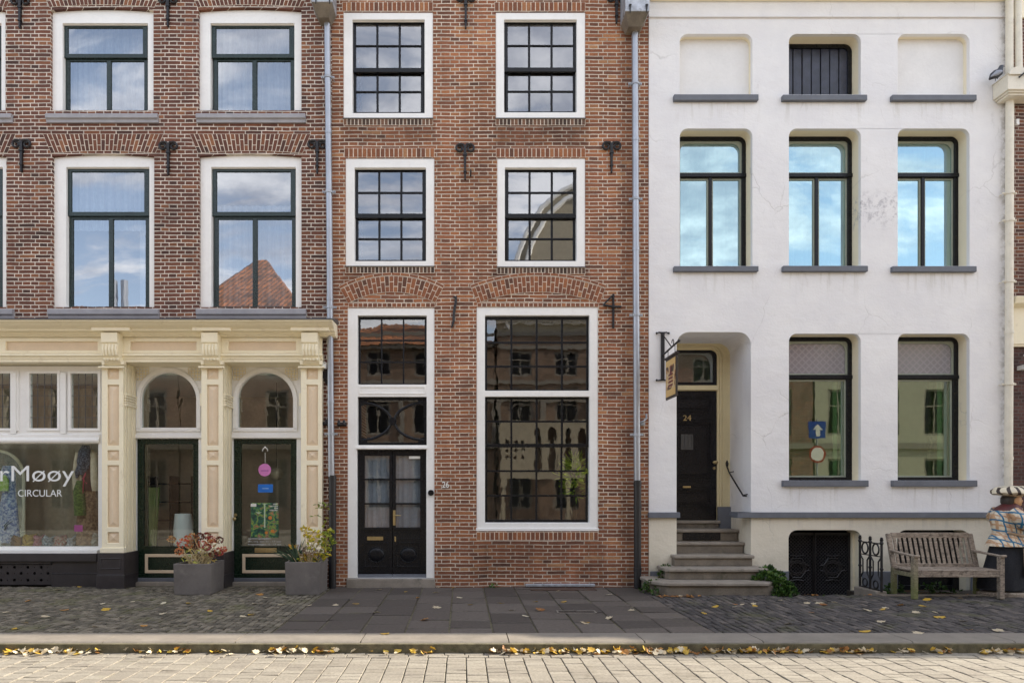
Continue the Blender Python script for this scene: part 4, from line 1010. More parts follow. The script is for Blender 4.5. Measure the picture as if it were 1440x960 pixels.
n = MB(); hx, hz = PX(1004, Y), PZ(650, Y); n.tube([(hx, Y - .001, hz), (hx, Y - .05, hz)], .015, 10); n.ball((hx, Y - .07, hz), (.055, .03, .035)); n.tube([(hx, Y - .001, hz - .11), (hx, Y - .018, hz - .11)], .026, 12)
n.box(PX(960, Y), PX(971, Y), Y - .02, Y - .001, PZ(685.5, Y), PZ(683, Y)); n.build('door_knob', M['brass'], DF, smooth=True)
h = MB(); X_ = xdc - .085
h.tube([(X_, .84, 2.14), (X_, .80, 2.20), (X_, .84, 2.25), (X_, .885, 2.21), (X_, .86, 2.16), (X_, .80, 2.10), (X_, .74, 2.03), (X_, .10, 1.60), (X_ + .03, .04, 1.60)], .014, 8)
h.tube([(X_, .74, 2.03), (xdc, .74, 2.05)], .010, 6); h.tube([(X_, .12, 1.615), (xdc, .12, 1.63)], .010, 6)
h.build('handrail', M['ironblack'], H3, smooth=True)
# white downpipe with box hopper at the right edge of house 3
pw = [(PX(1419.5, -.12), -.12, PZ(-30, -.12)), (PX(1419.5, -.12), -.12, PZ(118, -.12))]
pipe(H3, pw, .058, M['creampipe']); pipe(H3, [(PX(1431, -.14), -.14, PZ(-30, -.14)), (PX(1433, -.16), -.16, PZ(112, -.16))], .055, M['creampipe'])
pw = [(PX(1420, -.12), -.12, PZ(130, -.12)), (PX(1419, -.12), -.12, PZ(500, -.12)), (PX(1417.5, -.12), -.12, 0.0)]
pipe(H3, pw, .062, M['creampipe'], [onp(pw, PZ(y_, -.12)) for y_ in (272, 310, 396, 540)], [onp(pw, PZ(y_, -.12)) for y_ in (310, 467, 644)])
xa, xb_ = PX(1394.5, 0), PX(1470, -.38); zt_ = 8.79; zb_ = 8.50
h = MB(); h.box(xa, xb_, -.36, -.025, zb_ + .03, zt_); h.box(xa + .03, xb_, -.33, -.03, zb_ - .0, zb_ + .029); h.box(xa + .06, xb_, -.30, -.035, zb_ - .035, zb_ - .001)
h.plate([rect(xa - .012, xb_, zt_ + .001, zt_ + .014)], -.375, -.02)
hb = h.build('box_hopper', M['creampipe'], H3, bevel=.004)
MB().prism([(PX(1432, -.37) + .16 * math.cos(R(i * 15)), zt_ - .02 + .16 * math.sin(R(i * 15)) * .85) for i in range(13)], -.385, -.361).build('hopper_cheek', M['creampipe'], hb, bevel=.004)
MB().tube([(PX(1432, -.38), -.40, zt_ - .08), (PX(1445, -.38), -.40, zt_ + .05)], .016, 6).build('hopper_strap', M['ironblack'], hb)
bk = MB(); bk.box(XW, XR, 6.8, 7.0, -.6, HE + .3); bk.box(XR - .12, XR, .351, 6.8, -.6, HE + .3); bk.box(XW + .0, XW + .05, .351, 6.8, 5.2, HE + .3); bk.build('side_wall', M['plaster'], H3)
rf = MB(); rf.sweepx([(-.25, HE + .4), (-.25, HE + .45), (3.5, HE + 2.6), (7.2, HE + .42), (7.2, HE + .4)], XW, XR); rf.build('roof', M['roof'], H3)
fl = MB()
for z in (4.9, 8.3): fl.box(XW + .06, XR - .13, 1.1, 6.8, z, z + .2)
fl.box(xdc + .25, XR - .13, 1.9, 2.0, -.5, 4.89); fl.box(XW + .06, XR - .13, 1.9, 2.0, 5.11, 8.29); fl.box(XW + .06, XR - .13, 1.2, 1.3, 8.5, HE)
fl.box(xdc + .3, XR - .13, .36, 1.9, 1.3, 1.45); fl.box(xda - .3, xdc + .3, 1.9, 1.95, .9, 4.8)
fl.build('interior_floor', plain('pale_room_paint', (.42, .46, .38), .9, var=.1, scale=1), H3)

# ------------------------------------------------------------------ neighbour at the right edge; unseen row added for its shade
H4 = thing('brick_house', (13.5, 0, 0), 'red brick house with a cream fascia band, cut off by the right edge', 'house')
X4 = XR + .005; X4b = 18.0; HE_ = HE; HE = 10.9
MB().box(X4, X4b, -.0, .3, PZ(424), HE).build('wall', M['brick_side'], H4)
b = MB(); b.box(X4, X4b, .06, .3, -.3, PZ(487)); b.build('ground_floor_wall', M['brick_dark'], H4)
b = MB(); b.box(X4, X4b, -.02, .3, PZ(484), PZ(431)); b.sweepx([(-.021, PZ(433)), (-.14, PZ(429)), (-.18, PZ(421)), (-.18, PZ(420)), (.1, PZ(419)), (.1, PZ(433))], X4, X4b); b.box(X4, X4b, .0, .3, PZ(487), PZ(484))
b.build('fascia', M['cream'], H4, bevel=.004)
b = MB(); b.box(X4, X4 + 3, .05, .1, PZ(30), PZ(0)); b.build('cream_band', M['cream'], H4) if False else None
MB().box(X4, X4b, -.04, -.001, PZ(27), PZ(-20)).build('cornice_band', M['cream'], H4, bevel=.004)
b = MB(); b.tube([(PX(1440), .0, PZ(500)), (PX(1438), -.12, PZ(494)), (PX(1436), -.14, PZ(500)), (PX(1436), -.14, PZ(512))], .014, 6); b.box(PX(1434), PX(1442), -.16, .06, PZ(520), PZ(514)); b.build('wall_lamp', M['whitewin'], H4)
MB().box(PX(1427), PX(1431), -.04, -.001, PZ(177), PZ(169)).build('cable_box', M['whitewin'], H4)
bk = MB(); bk.box(X4, X4b, 6.8, 7.0, -.3, HE); bk.box(X4b - .2, X4b, .31, 6.8, -.3, HE); bk.build('side_wall', M['brick_side'], H4)
rf = MB(); rf.sweepx([(-.2, HE), (3.5, HE + 2.4), (7.1, HE)], X4, X4b); rf.build('roof', M['roof'], H4)
for i, (a, c, h_) in enumerate(((18.0, 21.2, 11.4), (21.2, 31.0, 12.6))):  # added out of view, heights set so their shadow ends along the kerb
    t = thing('shade_row_house', ((a + c) / 2, 0, 0), ('tall unseen brick row house added beyond the right edge to shade the pavement', 'farthest unseen row house on the right, added to shade the kerb')[i], 'house')
    b = MB(); b.plate([rect(a + .01, c, -.3, h_)] + [rect(a + .8 + k * 1.9, a + 1.9 + k * 1.9, z, z + 1.9) for k in range(1 if i == 0 else 3) for z in (1.2, 4.8, 8.2)], 0, .3); b.box(a + .01, c, 6.9, 7.0, -.3, h_); b.build('wall', M['brick_side'], t)
    for k in range(1 if i == 0 else 3):
        for z in (1.2, 4.8, 8.2): q = rect(a + .8 + k * 1.9, a + 1.9 + k * 1.9, z, z + 1.9); m = MB(); m.plate([q, inset(q, .1)], .05, .15); w = m.build('window', M['whitewin'], t); MB().box(a + .8 + k * 1.9, a + 1.9 + k * 1.9, .1, .11, z, z + 1.9).build('pane', M['black'], w)
    rf = MB(); rf.sweepx([(-.2, h_), (3.5, h_ + 2.4), (7.1, h_)], a, c); rf.build('roof', M['roof'], t)

# ------------------------------------------------------------------ houses across the street (seen as reflections)
YO = -17.0
def rx(px): return (px - 650) / F * (24 - 0 + 5.0)
OPP = [(-30, -12.4, 8.4, 'hip', 'opp_brown', 'dark red brick house across the street, far left', 2.0),
       (-12.3, -6.7, 8.9, 'hip', 'opp_brown', 'brick house with a steep orange tiled hipped roof across the street', 3.7),
       (-6.6, 1.4, 7.9, 'hip', 'opp_brown', 'low brick house between the hipped roof and the bell gable across the street', 1.6),
       (1.5, 9.4, 9.0, 'bell', 'taupe', 'cream house with a tall curved bell gable across the street', 0),
       (9.5, 15.2, 8.2, 'hip', 'brick_side', 'brick house with low tiled roof beside the cream gabled house across the street', 3.2),
       (15.3, 32, 9.4, 'hip', 'cream', 'wide cream plastered house across the street, far right', 2.4)]
M['opp_brown'] = plain('brown_street_brick', (.17, .115, .08), .85, var=.35, scale=2.5); M['oppwin'] = plain('dull_window_paint', (.20, .18, .15), .5); M['opp_cream'] = plain('pale_stucco', (.36, .35, .27), .8, var=.1, bump=.2); M['opp_taupe'] = plain('taupe_stucco', (.34, .30, .22), .8, var=.15, bump=.2)
for (a, c, h_, kind, mt, lab, rh) in OPP:
    t = thing('opposite_house', ((a + c) / 2, YO, 0), lab, 'house'); mt = {'cream': M['opp_cream'], 'taupe': M['opp_taupe']}.get(mt) or M[mt]
    nw = max(2, int((c - a) / 1.9)); st = (c - a) / nw
    ws = [rect(a + st * (k + .5) - .5, a + st * (k + .5) + .5, z, z + hh_) for k in range(nw) for z, hh_ in ((.9, 2.2), (4.1, 2.0), (6.6, 1.1))]
    out = rect(a, c, -.3, h_)
    if kind == 'bell':
        xm = (a + c) / 2; hw = (c - a) / 2; top = 14.8
        side = [(1.0, h_), (.97, h_ + .5), (.86, h_ + 1.4), (.80, h_ + 2.4), (.70, h_ + 3.6), (.52, h_ + 4.8), (.3, h_ + 5.5), (0.12, top)]
        out = [(a, -.3), (c, -.3)] + [(xm + hw * u, z) for u, z in side] + [(xm - hw * u, z) for u, z in side[::-1]]
        ws += [circ(xm, h_ + 2.6, .55, 16)]
    b = MB()
    if kind == 'bell':
        b.plate([[(a, h_ - .6), (c, h_ - .6)] + out[2:], ws[-1]], YO - .3, YO); b.build('gable', mt, t); b = MB(); b.plate([rect(a, c, -.3, h_ - .601)] + ws[:-1], YO - .3, YO); mt = M['opp_brown']
    else: b.plate([out] + ws, YO - .3, YO)
    b.box(a, c, YO - 6, YO - 5.9, -.3, h_); b.build('wall', mt, t)
    if a == -30:
        for xx in (-16.1, -15.6): MB().tube([(xx, YO - 2.2, 9.6), (xx, YO - 2.2, 11.4)], .16, 10).build('flue', M['zinc'], t)
    if kind == 'bell':
        b = MB()
        for u in (1, .9): b.tube([(xm + hw * w_ * u, YO + .04, z - (1 - u) * 4) for w_, z in side] + [(xm - hw * w_ * u, YO + .04, z - (1 - u) * 4) for w_, z in side[::-1]], .11, 6)
        b.box(a, c, YO, YO + .2, h_ - .2, h_); b.build('gable_trim', M['whitewin'], t)
        b = MB(); sl = [rtop(3.0 + k * .62, 3.28 + k * .62, 2.5, 4.3, .13) for k in range(6)] + [circ(1.9 + i * .3, 3.1 + j * .3, .11, 4) for i in range(3) for j in range(3)]
        b.plate([rect(1.55, 7.2, 2.2, 4.6)] + sl, YO + .9, YO + 1.0); b.box(1.55, 7.2, YO + .001, YO + .899, 4.4, 4.55)
        for xx in (1.6, 4.3, 7.0): b.box(xx, xx + .2, YO + .89, YO + 1.05, -.1, 2.2)
        b.build('balcony', M['opp_taupe'], t)
    b = MB(); b.box(a, c, YO, YO + .12, 3.5, 3.75); b.box(a, c, YO, YO + .25, h_ - .15, h_ + .05)
    if kind == 'bell' or a == -6.6:
        for zb__ in (5.5, 6.25, 7.75, 8.3): b.box(a, c, YO, YO + .06, zb__, zb__ + .16)
        for k in range(nw + 1): b.box(a + st * k - .12, a + st * k + .12, YO, YO + .09, 3.76, 5.49)
    b.build('cornice', M['oppwin'], t)
    for q in ws[:60]:
        x0, x1, z0, z1 = bounds(q); m = MB(); m.plate([q, inset(rect(x0, x1, z0, z1), .09)] if len(q) == 4 else [q], YO - .12, YO - .05)
        if len(q) == 4: m.box((x0 + x1) / 2 - .03, (x0 + x1) / 2 + .03, YO - .11, YO - .06, z0, z1); m.box(x0, x1, YO - .11, YO - .065, z0 + (z1 - z0) * .62, z0 + (z1 - z0) * .62 + .06)
        w = m.build('window', M['oppwin'], t); MB().box(x0, x1, YO - .16, YO - .15, z0, z1).build('pane', M['black'], w)
    if kind == 'hip':
        b = MB(); x0, x1, y0, y1 = a - .2, c + .2, YO + .35, YO - 6.2; ym = (y0 + y1) / 2; dx = min(3.0, (c - a) / 2 - .05)
        b.add([(x0, y0, h_), (x1, y0, h_), (x1, y1, h_), (x0, y1, h_), (x0 + dx, ym, h_ + rh), (x1 - dx, ym, h_ + rh)], [(0, 1, 5, 4), (1, 2, 5), (2, 3, 4, 5), (3, 0, 4), (3, 2, 1, 0)]); b.build('roof', M['roof'], t)
    else:
        b = MB(); b.add([(a, YO - .3, h_), (c, YO - .3, h_), (xm, YO - .3, 13.6), (a, YO - 6, h_), (c, YO - 6, h_), (xm, YO - 6, 13.6)], [(0, 1, 2), (5, 4, 3), (0, 2, 5, 3), (1, 4, 5, 2)]); b.build('roof', M['roof'], t)
# street sign post across the street (its mirror image shows in the ground floor window of number 24)
t = thing('sign_post', (12.55, -11.5, -.1), 'one-way sign post with blue arrow sign and round limit sign reflected in the window', 'street sign')
MB().tube([(12.55, -11.55, -.1), (12.55, -11.55, 4.25)], .035, 10).build('post', M['zinc'], t)
b = MB().box(12.25, 12.85, -11.51, -11.5, 3.55, 4.15); bl = b.build('arrow_sign', plain('sign_blue', (.01, .05, .32), .4, var=.05), t)
MB().prism([(12.5, 3.62), (12.6, 3.62), (12.6, 3.85), (12.72, 3.85), (12.55, 4.05), (12.38, 3.85), (12.5, 3.85)], -11.499, -11.495).build('arrow', M['whitewin'], bl)
b = MB(); b.prism(circ(12.55, 2.98, .30, 28), -11.51, -11.5); rd = b.build('round_sign', plain('sign_red', (.35, .02, .02), .4, var=.05), t)
MB().prism(circ(12.55, 2.98, .235, 28), -11.499, -11.495).build('sign_face', M['whitewin'], rd)

# ------------------------------------------------------------------ ground
Y_KI, Y_KO = -3.88, -4.36      # kerb inner and outer edge
Z_RD = -.115
def stones(name, mat, x0, x1, y0, y1, lx, ly, joint, zt, run='y', jit=.004, bev=.008, th=.06, clip=None, lenvar=.12, cross=1.0):
    """laid stones, courses run along y (or x), each a bevelled block of its own tone"""
    b = MB(); w, l = (lx, ly)
    a0, a1, c0, c1 = (x0, x1, y0, y1) if run == 'y' else (y0, y1, x0, x1)
    p = a0
    while p < a1 - .02:
        q = min(p + w, a1); s = c0 - rng.random() * l
        while s < c1:
            e = s + l * rng.uniform(1 - lenvar, 1 + lenvar); ss, ee = max(s, c0), min(e, c1)
            if ee - ss > .03:
                j = joint / 2; jv = j * cross; u0, u1, v0, v1 = p + j + rng.uniform(0, .003), q - j, ss + jv, ee - jv
                X0, X1, Y0, Y1 = (u0, u1, v0, v1) if run == 'y' else (v0, v1, u0, u1)
                if clip is None or clip((X0 + X1) / 2, (Y0 + Y1) / 2):
                    tz = [zt + rng.uniform(-jit, jit)] * 4; tx, ty = rng.uniform(-jit, jit) * .8, rng.uniform(-jit, jit) * .8
                    tz = [tz[0] - tx - ty, tz[0] + tx - ty, tz[0] + tx + ty, tz[0] - tx + ty]
                    b.cur = rng.random(); k = bev
                    P = [(X0, Y0), (X1, Y0), (X1, Y1), (X0, Y1)]; I = [(X0 + k, Y0 + k), (X1 - k, Y0 + k), (X1 - k, Y1 - k), (X0 + k, Y1 - k)]
                    vs = [(x, y, zt - th) for x, y in P] + [(x, y, tz[i] - k * .8) for i, (x, y) in enumerate(P)] + [(x, y, tz[i]) for i, (x, y) in enumerate(I)]
                    b.add(vs, [(8, 9, 10, 11)] + [(i, (i + 1) % 4, 4 + (i + 1) % 4, 4 + i) for i in range(4)] + [(4 + i, 4 + (i + 1) % 4, 8 + (i + 1) % 4, 8 + i) for i in range(4)])
            s = e
        p = q
    return structure(b.build(name, mat))
M['slab'] = rndmat('dark_paving_slab', [(0, (.058, .047, .040)), (.5, (.082, .067, .057)), (1, (.115, .096, .082))], .8, .5, .6, [((.10, .095, .045), 2.2, .3, .56), ((.13, .12, .11), 7, .45, .6)], 22)
M['clink'] = rndmat('dark_clinker', [(0, (.038, .034, .034)), (.5, (.062, .054, .052)), (.85, (.092, .080, .074)), (1, (.13, .11, .095))], .7, .7, .5, [((.085, .085, .035), 1.4, .6, .52)], 40)
M['clinkm'] = rndmat('mossy_clinker', [(0, (.075, .064, .048)), (.5, (.125, .108, .080)), (1, (.21, .18, .135))], .85, .7, .5, [((.12, .12, .045), 1.6, .55, .50), ((.035, .032, .026), 3, .6, .55)], 40)
M['roadb'] = rndmat('pale_road_brick', [(0, (.225, .20, .165)), (.4, (.25, .225, .185)), (.8, (.27, .243, .20)), (1, (.295, .268, .222))], .85, .6, .45, [((.12, .10, .07), 2.0, .5, .55), ((.22, .21, .12), 5, .35, .58)], 35)
M['sand'] = plain('joint_sand', (.13, .115, .07), .95, var=.4, scale=12, bump=.6, spots=((.05, .06, .02), 8, .7))
M['soil'] = plain('garden_soil', (.035, .026, .018), .95, var=.5, scale=14, bump=1.0, bscale=40)
M['kerb'] = plain('kerb_concrete', (.215, .19, .16), .8, var=.16, scale=3, bump=.35, bscale=110, spots=((.12, .105, .085), 5, .5))
xs0, xs1 = -2.28, 3.02; XG = 5.55; YG = -.93
structure(MB().box(-16, XG, -5.6 + 1.2, .35, -.2, -.016).build('pavement_bed', M['sand']))
structure(MB().box(XG, 20, -4.4, YG, -.6, -.016).build('pavement_bed', M['sand']))
stones('paving_slabs', M['slab'], xs0, xs1, Y_KI, -.0, .53, .60, .017, 0, 'y', .007, .010, lenvar=.3)
stones('clinker_paving', M['clinkm'], -13.9, xs0, Y_KI, .40, .090, .105, .010, 0, 'y', .005, .007, th=.05, clip=lambda x, y: not (x < PX(30, 0) - .9 and y > -.42 and x > -12) and y < (.06 if x > -8.8 else 1))
stones('clinker_paving', M['clink'], xs1, 13.5, Y_KI, YG if False else -.0, .10, .18, .012, 0, 'y', .006, .010, th=.05, clip=lambda x, y: (x < XG or y < YG))
structure(MB().box(-11.5, PX(24, 0) - .6, -.40, .05, -.01, .012).build('brick_apron', plain('orange_apron_tiles', (.30, .13, .06), .8, var=.3, scale=9, bump=.4)))
# kerb stones: rounded edge, one stone after the other
xk = -14.2; kb = MB(); joints = []
ks = [PX(p_, -4.0) for p_ in (-290, -110, 165, 344, 513, 713, 896, 1056, 1257, 1395, 1560, 1700)]
ks = [-14.0] + ks[1:] + [13.6]
for a, c in zip(ks[:-1], ks[1:]):
    prof = [(Y_KI - .004, -.3), (Y_KI - .004, .002), (Y_KO + .07, .004)] + [(Y_KO + .07 - .07 * math.sin(R(t)), .004 - .055 + .055 * math.cos(R(t))) for t in (20, 40, 60, 80)] + [(Y_KO - .006, -.12), (Y_KO - .006, -.3)]
    kb.cur = rng.random(); kb.sweepx(prof, a + .006, c - .006)
structure(kb.build('kerb', M['kerb'], smooth=True))
structure(MB().box(-14, 14, Y_KO + .02, Y_KI - .02, -.3, -.03).build('kerb_bed', M['sand']))
# road
yg = Y_KO - .01; yr = yg - .22
stones('gutter_course', M['roadb'], -13.9, 13.5, yr, yg, .11, .22, .008, Z_RD, 'x', .003, .006, lenvar=.06)
stones('road', M['roadb'], -13.9, 13.5, -6.6, yr, .205, .115, .009, Z_RD - .002, 'y', .003, .005, lenvar=.06, cross=.3)
def roadfar():  # unseen far paving, paler than the near road to bounce warm light back
    m, g, out = new_mat('far_road_brick'); p = g.pos(); x, y, z = g.sep(p)
    bt = g.n('TexBrick', {'Vector': g.comb(y, x, 0.0), 'Color1': (.36, .32, .25, 1), 'Color2': (.46, .41, .33, 1), 'Mortar': (.09, .08, .05, 1), 'Scale': 1.0, 'Mortar Size': .006, 'Brick Width': .235, 'Row Height': .205})
    principled(g, out, bt.outputs[0], .85); return m
M['roadfar'] = roadfar()
structure(MB().box(-60, 60, -14.6, -6.605, -.4, Z_RD - .003).build('road', M['roadfar']))
structure(MB().box(-14, 14, -6.7, yg, -.4, Z_RD - .020).build('road_bed', M['sand']))
structure(MB().box(-60, 60, -17, -14.605, -.4, .0).build('far_pavement', M['roadfar']))
structure(MB().box(-60, -14.21, -14.6, 8, -.5, Z_RD - .03).build('side_ground', M['roadfar']))
structure(MB().box(13.62, 60, -14.6, 8, -.5, Z_RD - .03).build('side_ground', M['roadfar']))
structure(MB().box(-200, 200, -200, 200, -.9, -.72).build('ground', M['soil']))
# sunken light well in front of the white house
structure(MB().box(XG + .02, PX(1207, -.4), YG, .25, -.7, -.45).build('light_well_floor', M['stone']))
structure(MB().box(PX(1207, -.4) + .01, 13.5, YG, -.03, -.7, -.05).build('planting_strip', M['soil']))
b = MB(); b.box(XG - .12, XG + .02, YG, -.06, -.6, -.0); b.box(PX(1203, -.1), PX(1203, -.1) + .14, YG + .02, -.0, -.7, .02); b.build('stone_kerb', M['stone'], bevel=.01) if False else None
structure(MB().box(PX(1213, -.5), 13.4, YG - .10, YG + .02, -.3, .018).build('strip_edging', M['riser'], bevel=.01))
# ------------------------------------------------------------------ front steps of number 24
ST = thing('front_steps', (4.3, -.3, 0), 'worn grey stone steps climbing to the black front door of number 24', 'steps')
def step(xa, xc, yf, yb, zt, zp, nose=.045, cham=0.0, rx=(0, 0)):
    b = MB(); n = []
    def outline(x0, x1, y0, y1, ch): return [(x0 + ch, y0), (x1 - ch * .5, y0), (x1, y0 + ch * .5), (x1, y1), (x0, y1), (x0, y0 + ch)] if ch else [(x0, y0), (x1, y0), (x1, y1), (x0, y1)]
    b.prismz(outline(xa, xc, yf, yb, cham), zt - .055, zt)
    o = b.build('step', M['stone'], ST, bevel=.014, seg=2)
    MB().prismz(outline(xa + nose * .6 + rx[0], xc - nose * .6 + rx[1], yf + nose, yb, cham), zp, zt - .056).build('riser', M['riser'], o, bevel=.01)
X = lambda p, Y: PX(p, Y)
step(X(918, -.97), X(1091, -.97), -.97, -.06, .205, -.05, .05, .22, (0, .12))
step(X(936, -.60), X(1082, -.60), -.60, -.06, .39, .206, .05, .06)
step(X(947.5, -.24), X(1061.5, -.24), -.24, -.03, .58, .391, .04)
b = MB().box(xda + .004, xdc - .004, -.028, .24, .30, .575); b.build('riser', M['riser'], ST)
step(xda + .004, xdc - .004, .22, .95, .77, .3, .03)
MB().box(X(959, .21), X(1012, .21), .245, .252, .60, .705).build('boot_grate', M['black'], ST) if False else None
step(xda + .006, xdc - .006, .47, 1.0, .985, .771, .03)
MB().box(X(960, .49), X(1013, .49), .488, .499, .79, .925).build('boot_recess_shade', M['black'], ST)  # flat black plate on the riser, standing for shade inside the opening
b = MB(); b.box(xda + .008, PX(1013.5, .85), .84, 1.02, 1.075, 1.132); o = b.build('threshold', M['stone'], ST, bevel=.01)
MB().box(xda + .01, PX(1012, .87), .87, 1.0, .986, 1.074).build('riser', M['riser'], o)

# ------------------------------------------------------------------ plants
def leafmat(name, stops, spots=None):
    m, g, out = new_mat(name); a = g.n('Attribute', attribute_name='rnd', attribute_type='GEOMETRY').outputs['Fac']
    c = g.ramp(a, stops); c = g.mix(.4, c, g.mix(1.0, c, g.ramp(g.noise(g.pos(), 40, 3), [(.3, .6), (.7, 1.4)]), 'MULTIPLY'))
    d = g.n('BsdfPrincipled', {'Base Color': c, 'Roughness': .5}).outputs[0]; t = g.n('BsdfTranslucent', {0: c}).outputs[0]
    g.t.links.new(g.n('MixShader', {0: .25, 1: d, 2: t}).outputs[0], out.inputs[0]); return m
M['ivy'] = leafmat('ivy_green', [(0, (.02, .05, .012)), (.5, (.05, .11, .02)), (.85, (.10, .19, .035)), (1, (.20, .28, .08))])
M['moss'] = leafmat('weed_green', [(0, (.04, .08, .015)), (1, (.16, .25, .04))])
M['hyd'] = leafmat('hydrangea_florets', [(0, (.12, .04, .02)), (.25, (.28, .06, .035)), (.5, (.58, .07, .09)), (.7, (.66, .20, .06)), (.88, (.50, .30, .12)), (1, (.55, .42, .22))])
M['hydleaf'] = leafmat('hydrangea_leaves', [(0, (.35, .24, .05)), (.5, (.58, .46, .12)), (.8, (.35, .38, .06)), (1, (.12, .25, .03))])
M['yel'] = leafmat('yellow_green_leaves', [(0, (.10, .17, .02)), (.3, (.28, .34, .04)), (.6, (.60, .50, .05)), (.85, (.72, .52, .04)), (1, (.55, .22, .03))])
M['pinkdry'] = leafmat('dry_flower_heads', [(0, (.30, .20, .15)), (.5, (.50, .38, .32)), (1, (.60, .50, .42))])
M['blade'] = leafmat('sword_leaves', [(0, (.02, .05, .03)), (1, (.10, .16, .09))])
M['stem'] = plain('straw_stem', (.45, .35, .18), .8, var=.35)
M['twig'] = plain('brown_twig', (.12, .075, .04), .8, var=.3)
def leaf(b, p, d, up, L, w, fold=.15):
    d = Vector(d).normalized(); up = Vector(up); s = d.cross(up)
    if s.length < 1e-3: s = Vector((1, 0, 0))
    s.normalize(); n = s.cross(d); p = Vector(p)
    b.add([p, p + d * L * .3 + s * w * .5 + n * fold * w, p + d * L * .7 + s * w * .38 + n * fold * w, p + d * L - n * L * .08, p + d * L * .7 - s * w * .38 + n * fold * w, p + d * L * .3 - s * w * .5 + n * fold * w, p + d * L * .5],
          [(0, 1, 6), (1, 2, 6), (2, 3, 6), (3, 4, 6), (4, 5, 6), (5, 0, 6)])
def rv(s=1.0): 
    while True:
        v = Vector((rng.uniform(-1, 1), rng.uniform(-1, 1), rng.uniform(-1, 1)))
        if .05 < v.length < 1: return v * s
def clump(b, c, r, n, L, w, lo=0, hi=1, upb=.3):
    for _ in range(n):
        v = rv(); v = v.normalized() * (v.length ** .4); p = Vector(c) + Vector((v.x * r[0], v.y * r[1], v.z * r[2]))
        b.cur = rng.uniform(lo, hi); k = rng.uniform(.7, 1.25)
        leaf(b, p, (v.x + rng.uniform(-.6, .6), v.y + rng.uniform(-.6, .6) - .2, v.z * .5 + rng.uniform(-.3, .5) + upb * .3), rv(), L * k, w * k)

# planter boxes (photo: left box 243-297 x 793-837, right 400-450 x 790-835)
def planter(xa, xc, yf, yb, zt, label):
    t = thing('planter', ((xa + xc) / 2, (yf + yb) / 2, 0), label, 'planter', None)
    b = MB(); w = .03
    b.add([(x, y, z) for z in (.002, zt) for x, y in ((xa + .012 * (z < .1), yf + .012 * (z < .1)), (xc - .012 * (z < .1), yf + .012 * (z < .1)), (xc - .012 * (z < .1), yb), (xa + .012 * (z < .1), yb))] + [(xa + w, yf + w, zt), (xc - w, yf + w, zt), (xc - w, yb - w, zt), (xa + w, yb - w, zt)] + [(xa + w, yf + w, zt - .05), (xc - w, yf + w, zt - .05), (xc - w, yb - w, zt - .05), (xa + w, yb - w, zt - .05)],
          [(3, 2, 1, 0), (0, 1, 5, 4), (1, 2, 6, 5), (2, 3, 7, 6), (3, 0, 4, 7)] + [(4 + i, 4 + (i + 1) % 4, 8 + (i + 1) % 4, 8 + i) for i in range(4)] + [(8 + i, 8 + (i + 1) % 4, 12 + (i + 1) % 4, 12 + i) for i in range(4)])
    b.build('box', M['concrete'], t, bevel=.006)
    MB().box(xa + w, xc - w, yf + w, yb - w, zt - .06, zt - .045).build('soil', M['soil'], t)
    return t
YA = -.92; yB = -.27
xa, xc = PX(243.5, YA), PX(296, YA); zt = PZ(792.5, YA)
planter(xa, xc, YA, yB, zt, 'grey square planter in front of the empty green shop door, holding the red hydrangea')
xm, ym = (xa + xc) / 2, (YA + yB) / 2
T = thing('hydrangea', (xm, ym, zt - .05), 'red and brown autumn hydrangea in the left planter', 'plant')
st, lf = MB(), MB()
heads = [(241, 758, .05), (252, 775, .05), (257, 763, .075), (264, 757, .05), (272, 755, .07), (281, 754, .055), (291, 753, .05), (297, 758, .05), (284, 765, .065), (298, 763, .055), (308, 759, .05), (275, 768, .06), (308, 775, .065), (314, 772, .04), (266, 766, .05), (300, 779, .05), (291, 769, .05)]
for i, (hx, hy, r) in enumerate(heads):
    Yh = ym + rng.uniform(-.28, .25); c = Vector((PX(hx, Yh), Yh, PZ(hy, Yh)))
    base = Vector((xm + rng.uniform(-.12, .12), ym + rng.uniform(-.1, .1), zt - .05)); mid = base.lerp(c, .5) + Vector((rng.uniform(-.03, .03), 0, .03))
    st.tube([base, mid, c], [.010, .008, .006], 6)
    hue = (.0, .2, .45, .62, .85)[i % 5] if i > 2 else (.9, .7, .6)[i]
    fh = MB()
    for _ in range(62):
        v = rv().normalized(); p = c + Vector((v.x * r, v.y * r, v.z * r * .75)); fh.cur = min(1, max(0, hue + rng.uniform(-.18, .22)))
        leaf(fh, p, v + rv(.5), rv(), .032, .030, .1)
    fh.build('flower_head', M['hyd'], T)
for _ in range(46):
    c = Vector((xm + rng.uniform(-.24, .30), ym + rng.uniform(-.24, .2), zt + rng.uniform(-.02, .25))); lf.cur = rng.random()
    leaf(lf, c, (rng.uniform(-1, 1), rng.uniform(-1, .4), rng.uniform(-.6, .5)), (0, -.5, 1), rng.uniform(.05, .10), .045)
for _ in range(26):
    base = Vector((xm + rng.uniform(-.2, .2), ym + rng.uniform(-.2, .2), zt - .05)); st.tube([base, base + Vector((rng.uniform(-.12, .14), rng.uniform(-.1, .1), rng.uniform(.12, .3)))], [.007, .004], 5)
st.build('stem', M['stem'], T); lf.build('foliage', M['hydleaf'], T)

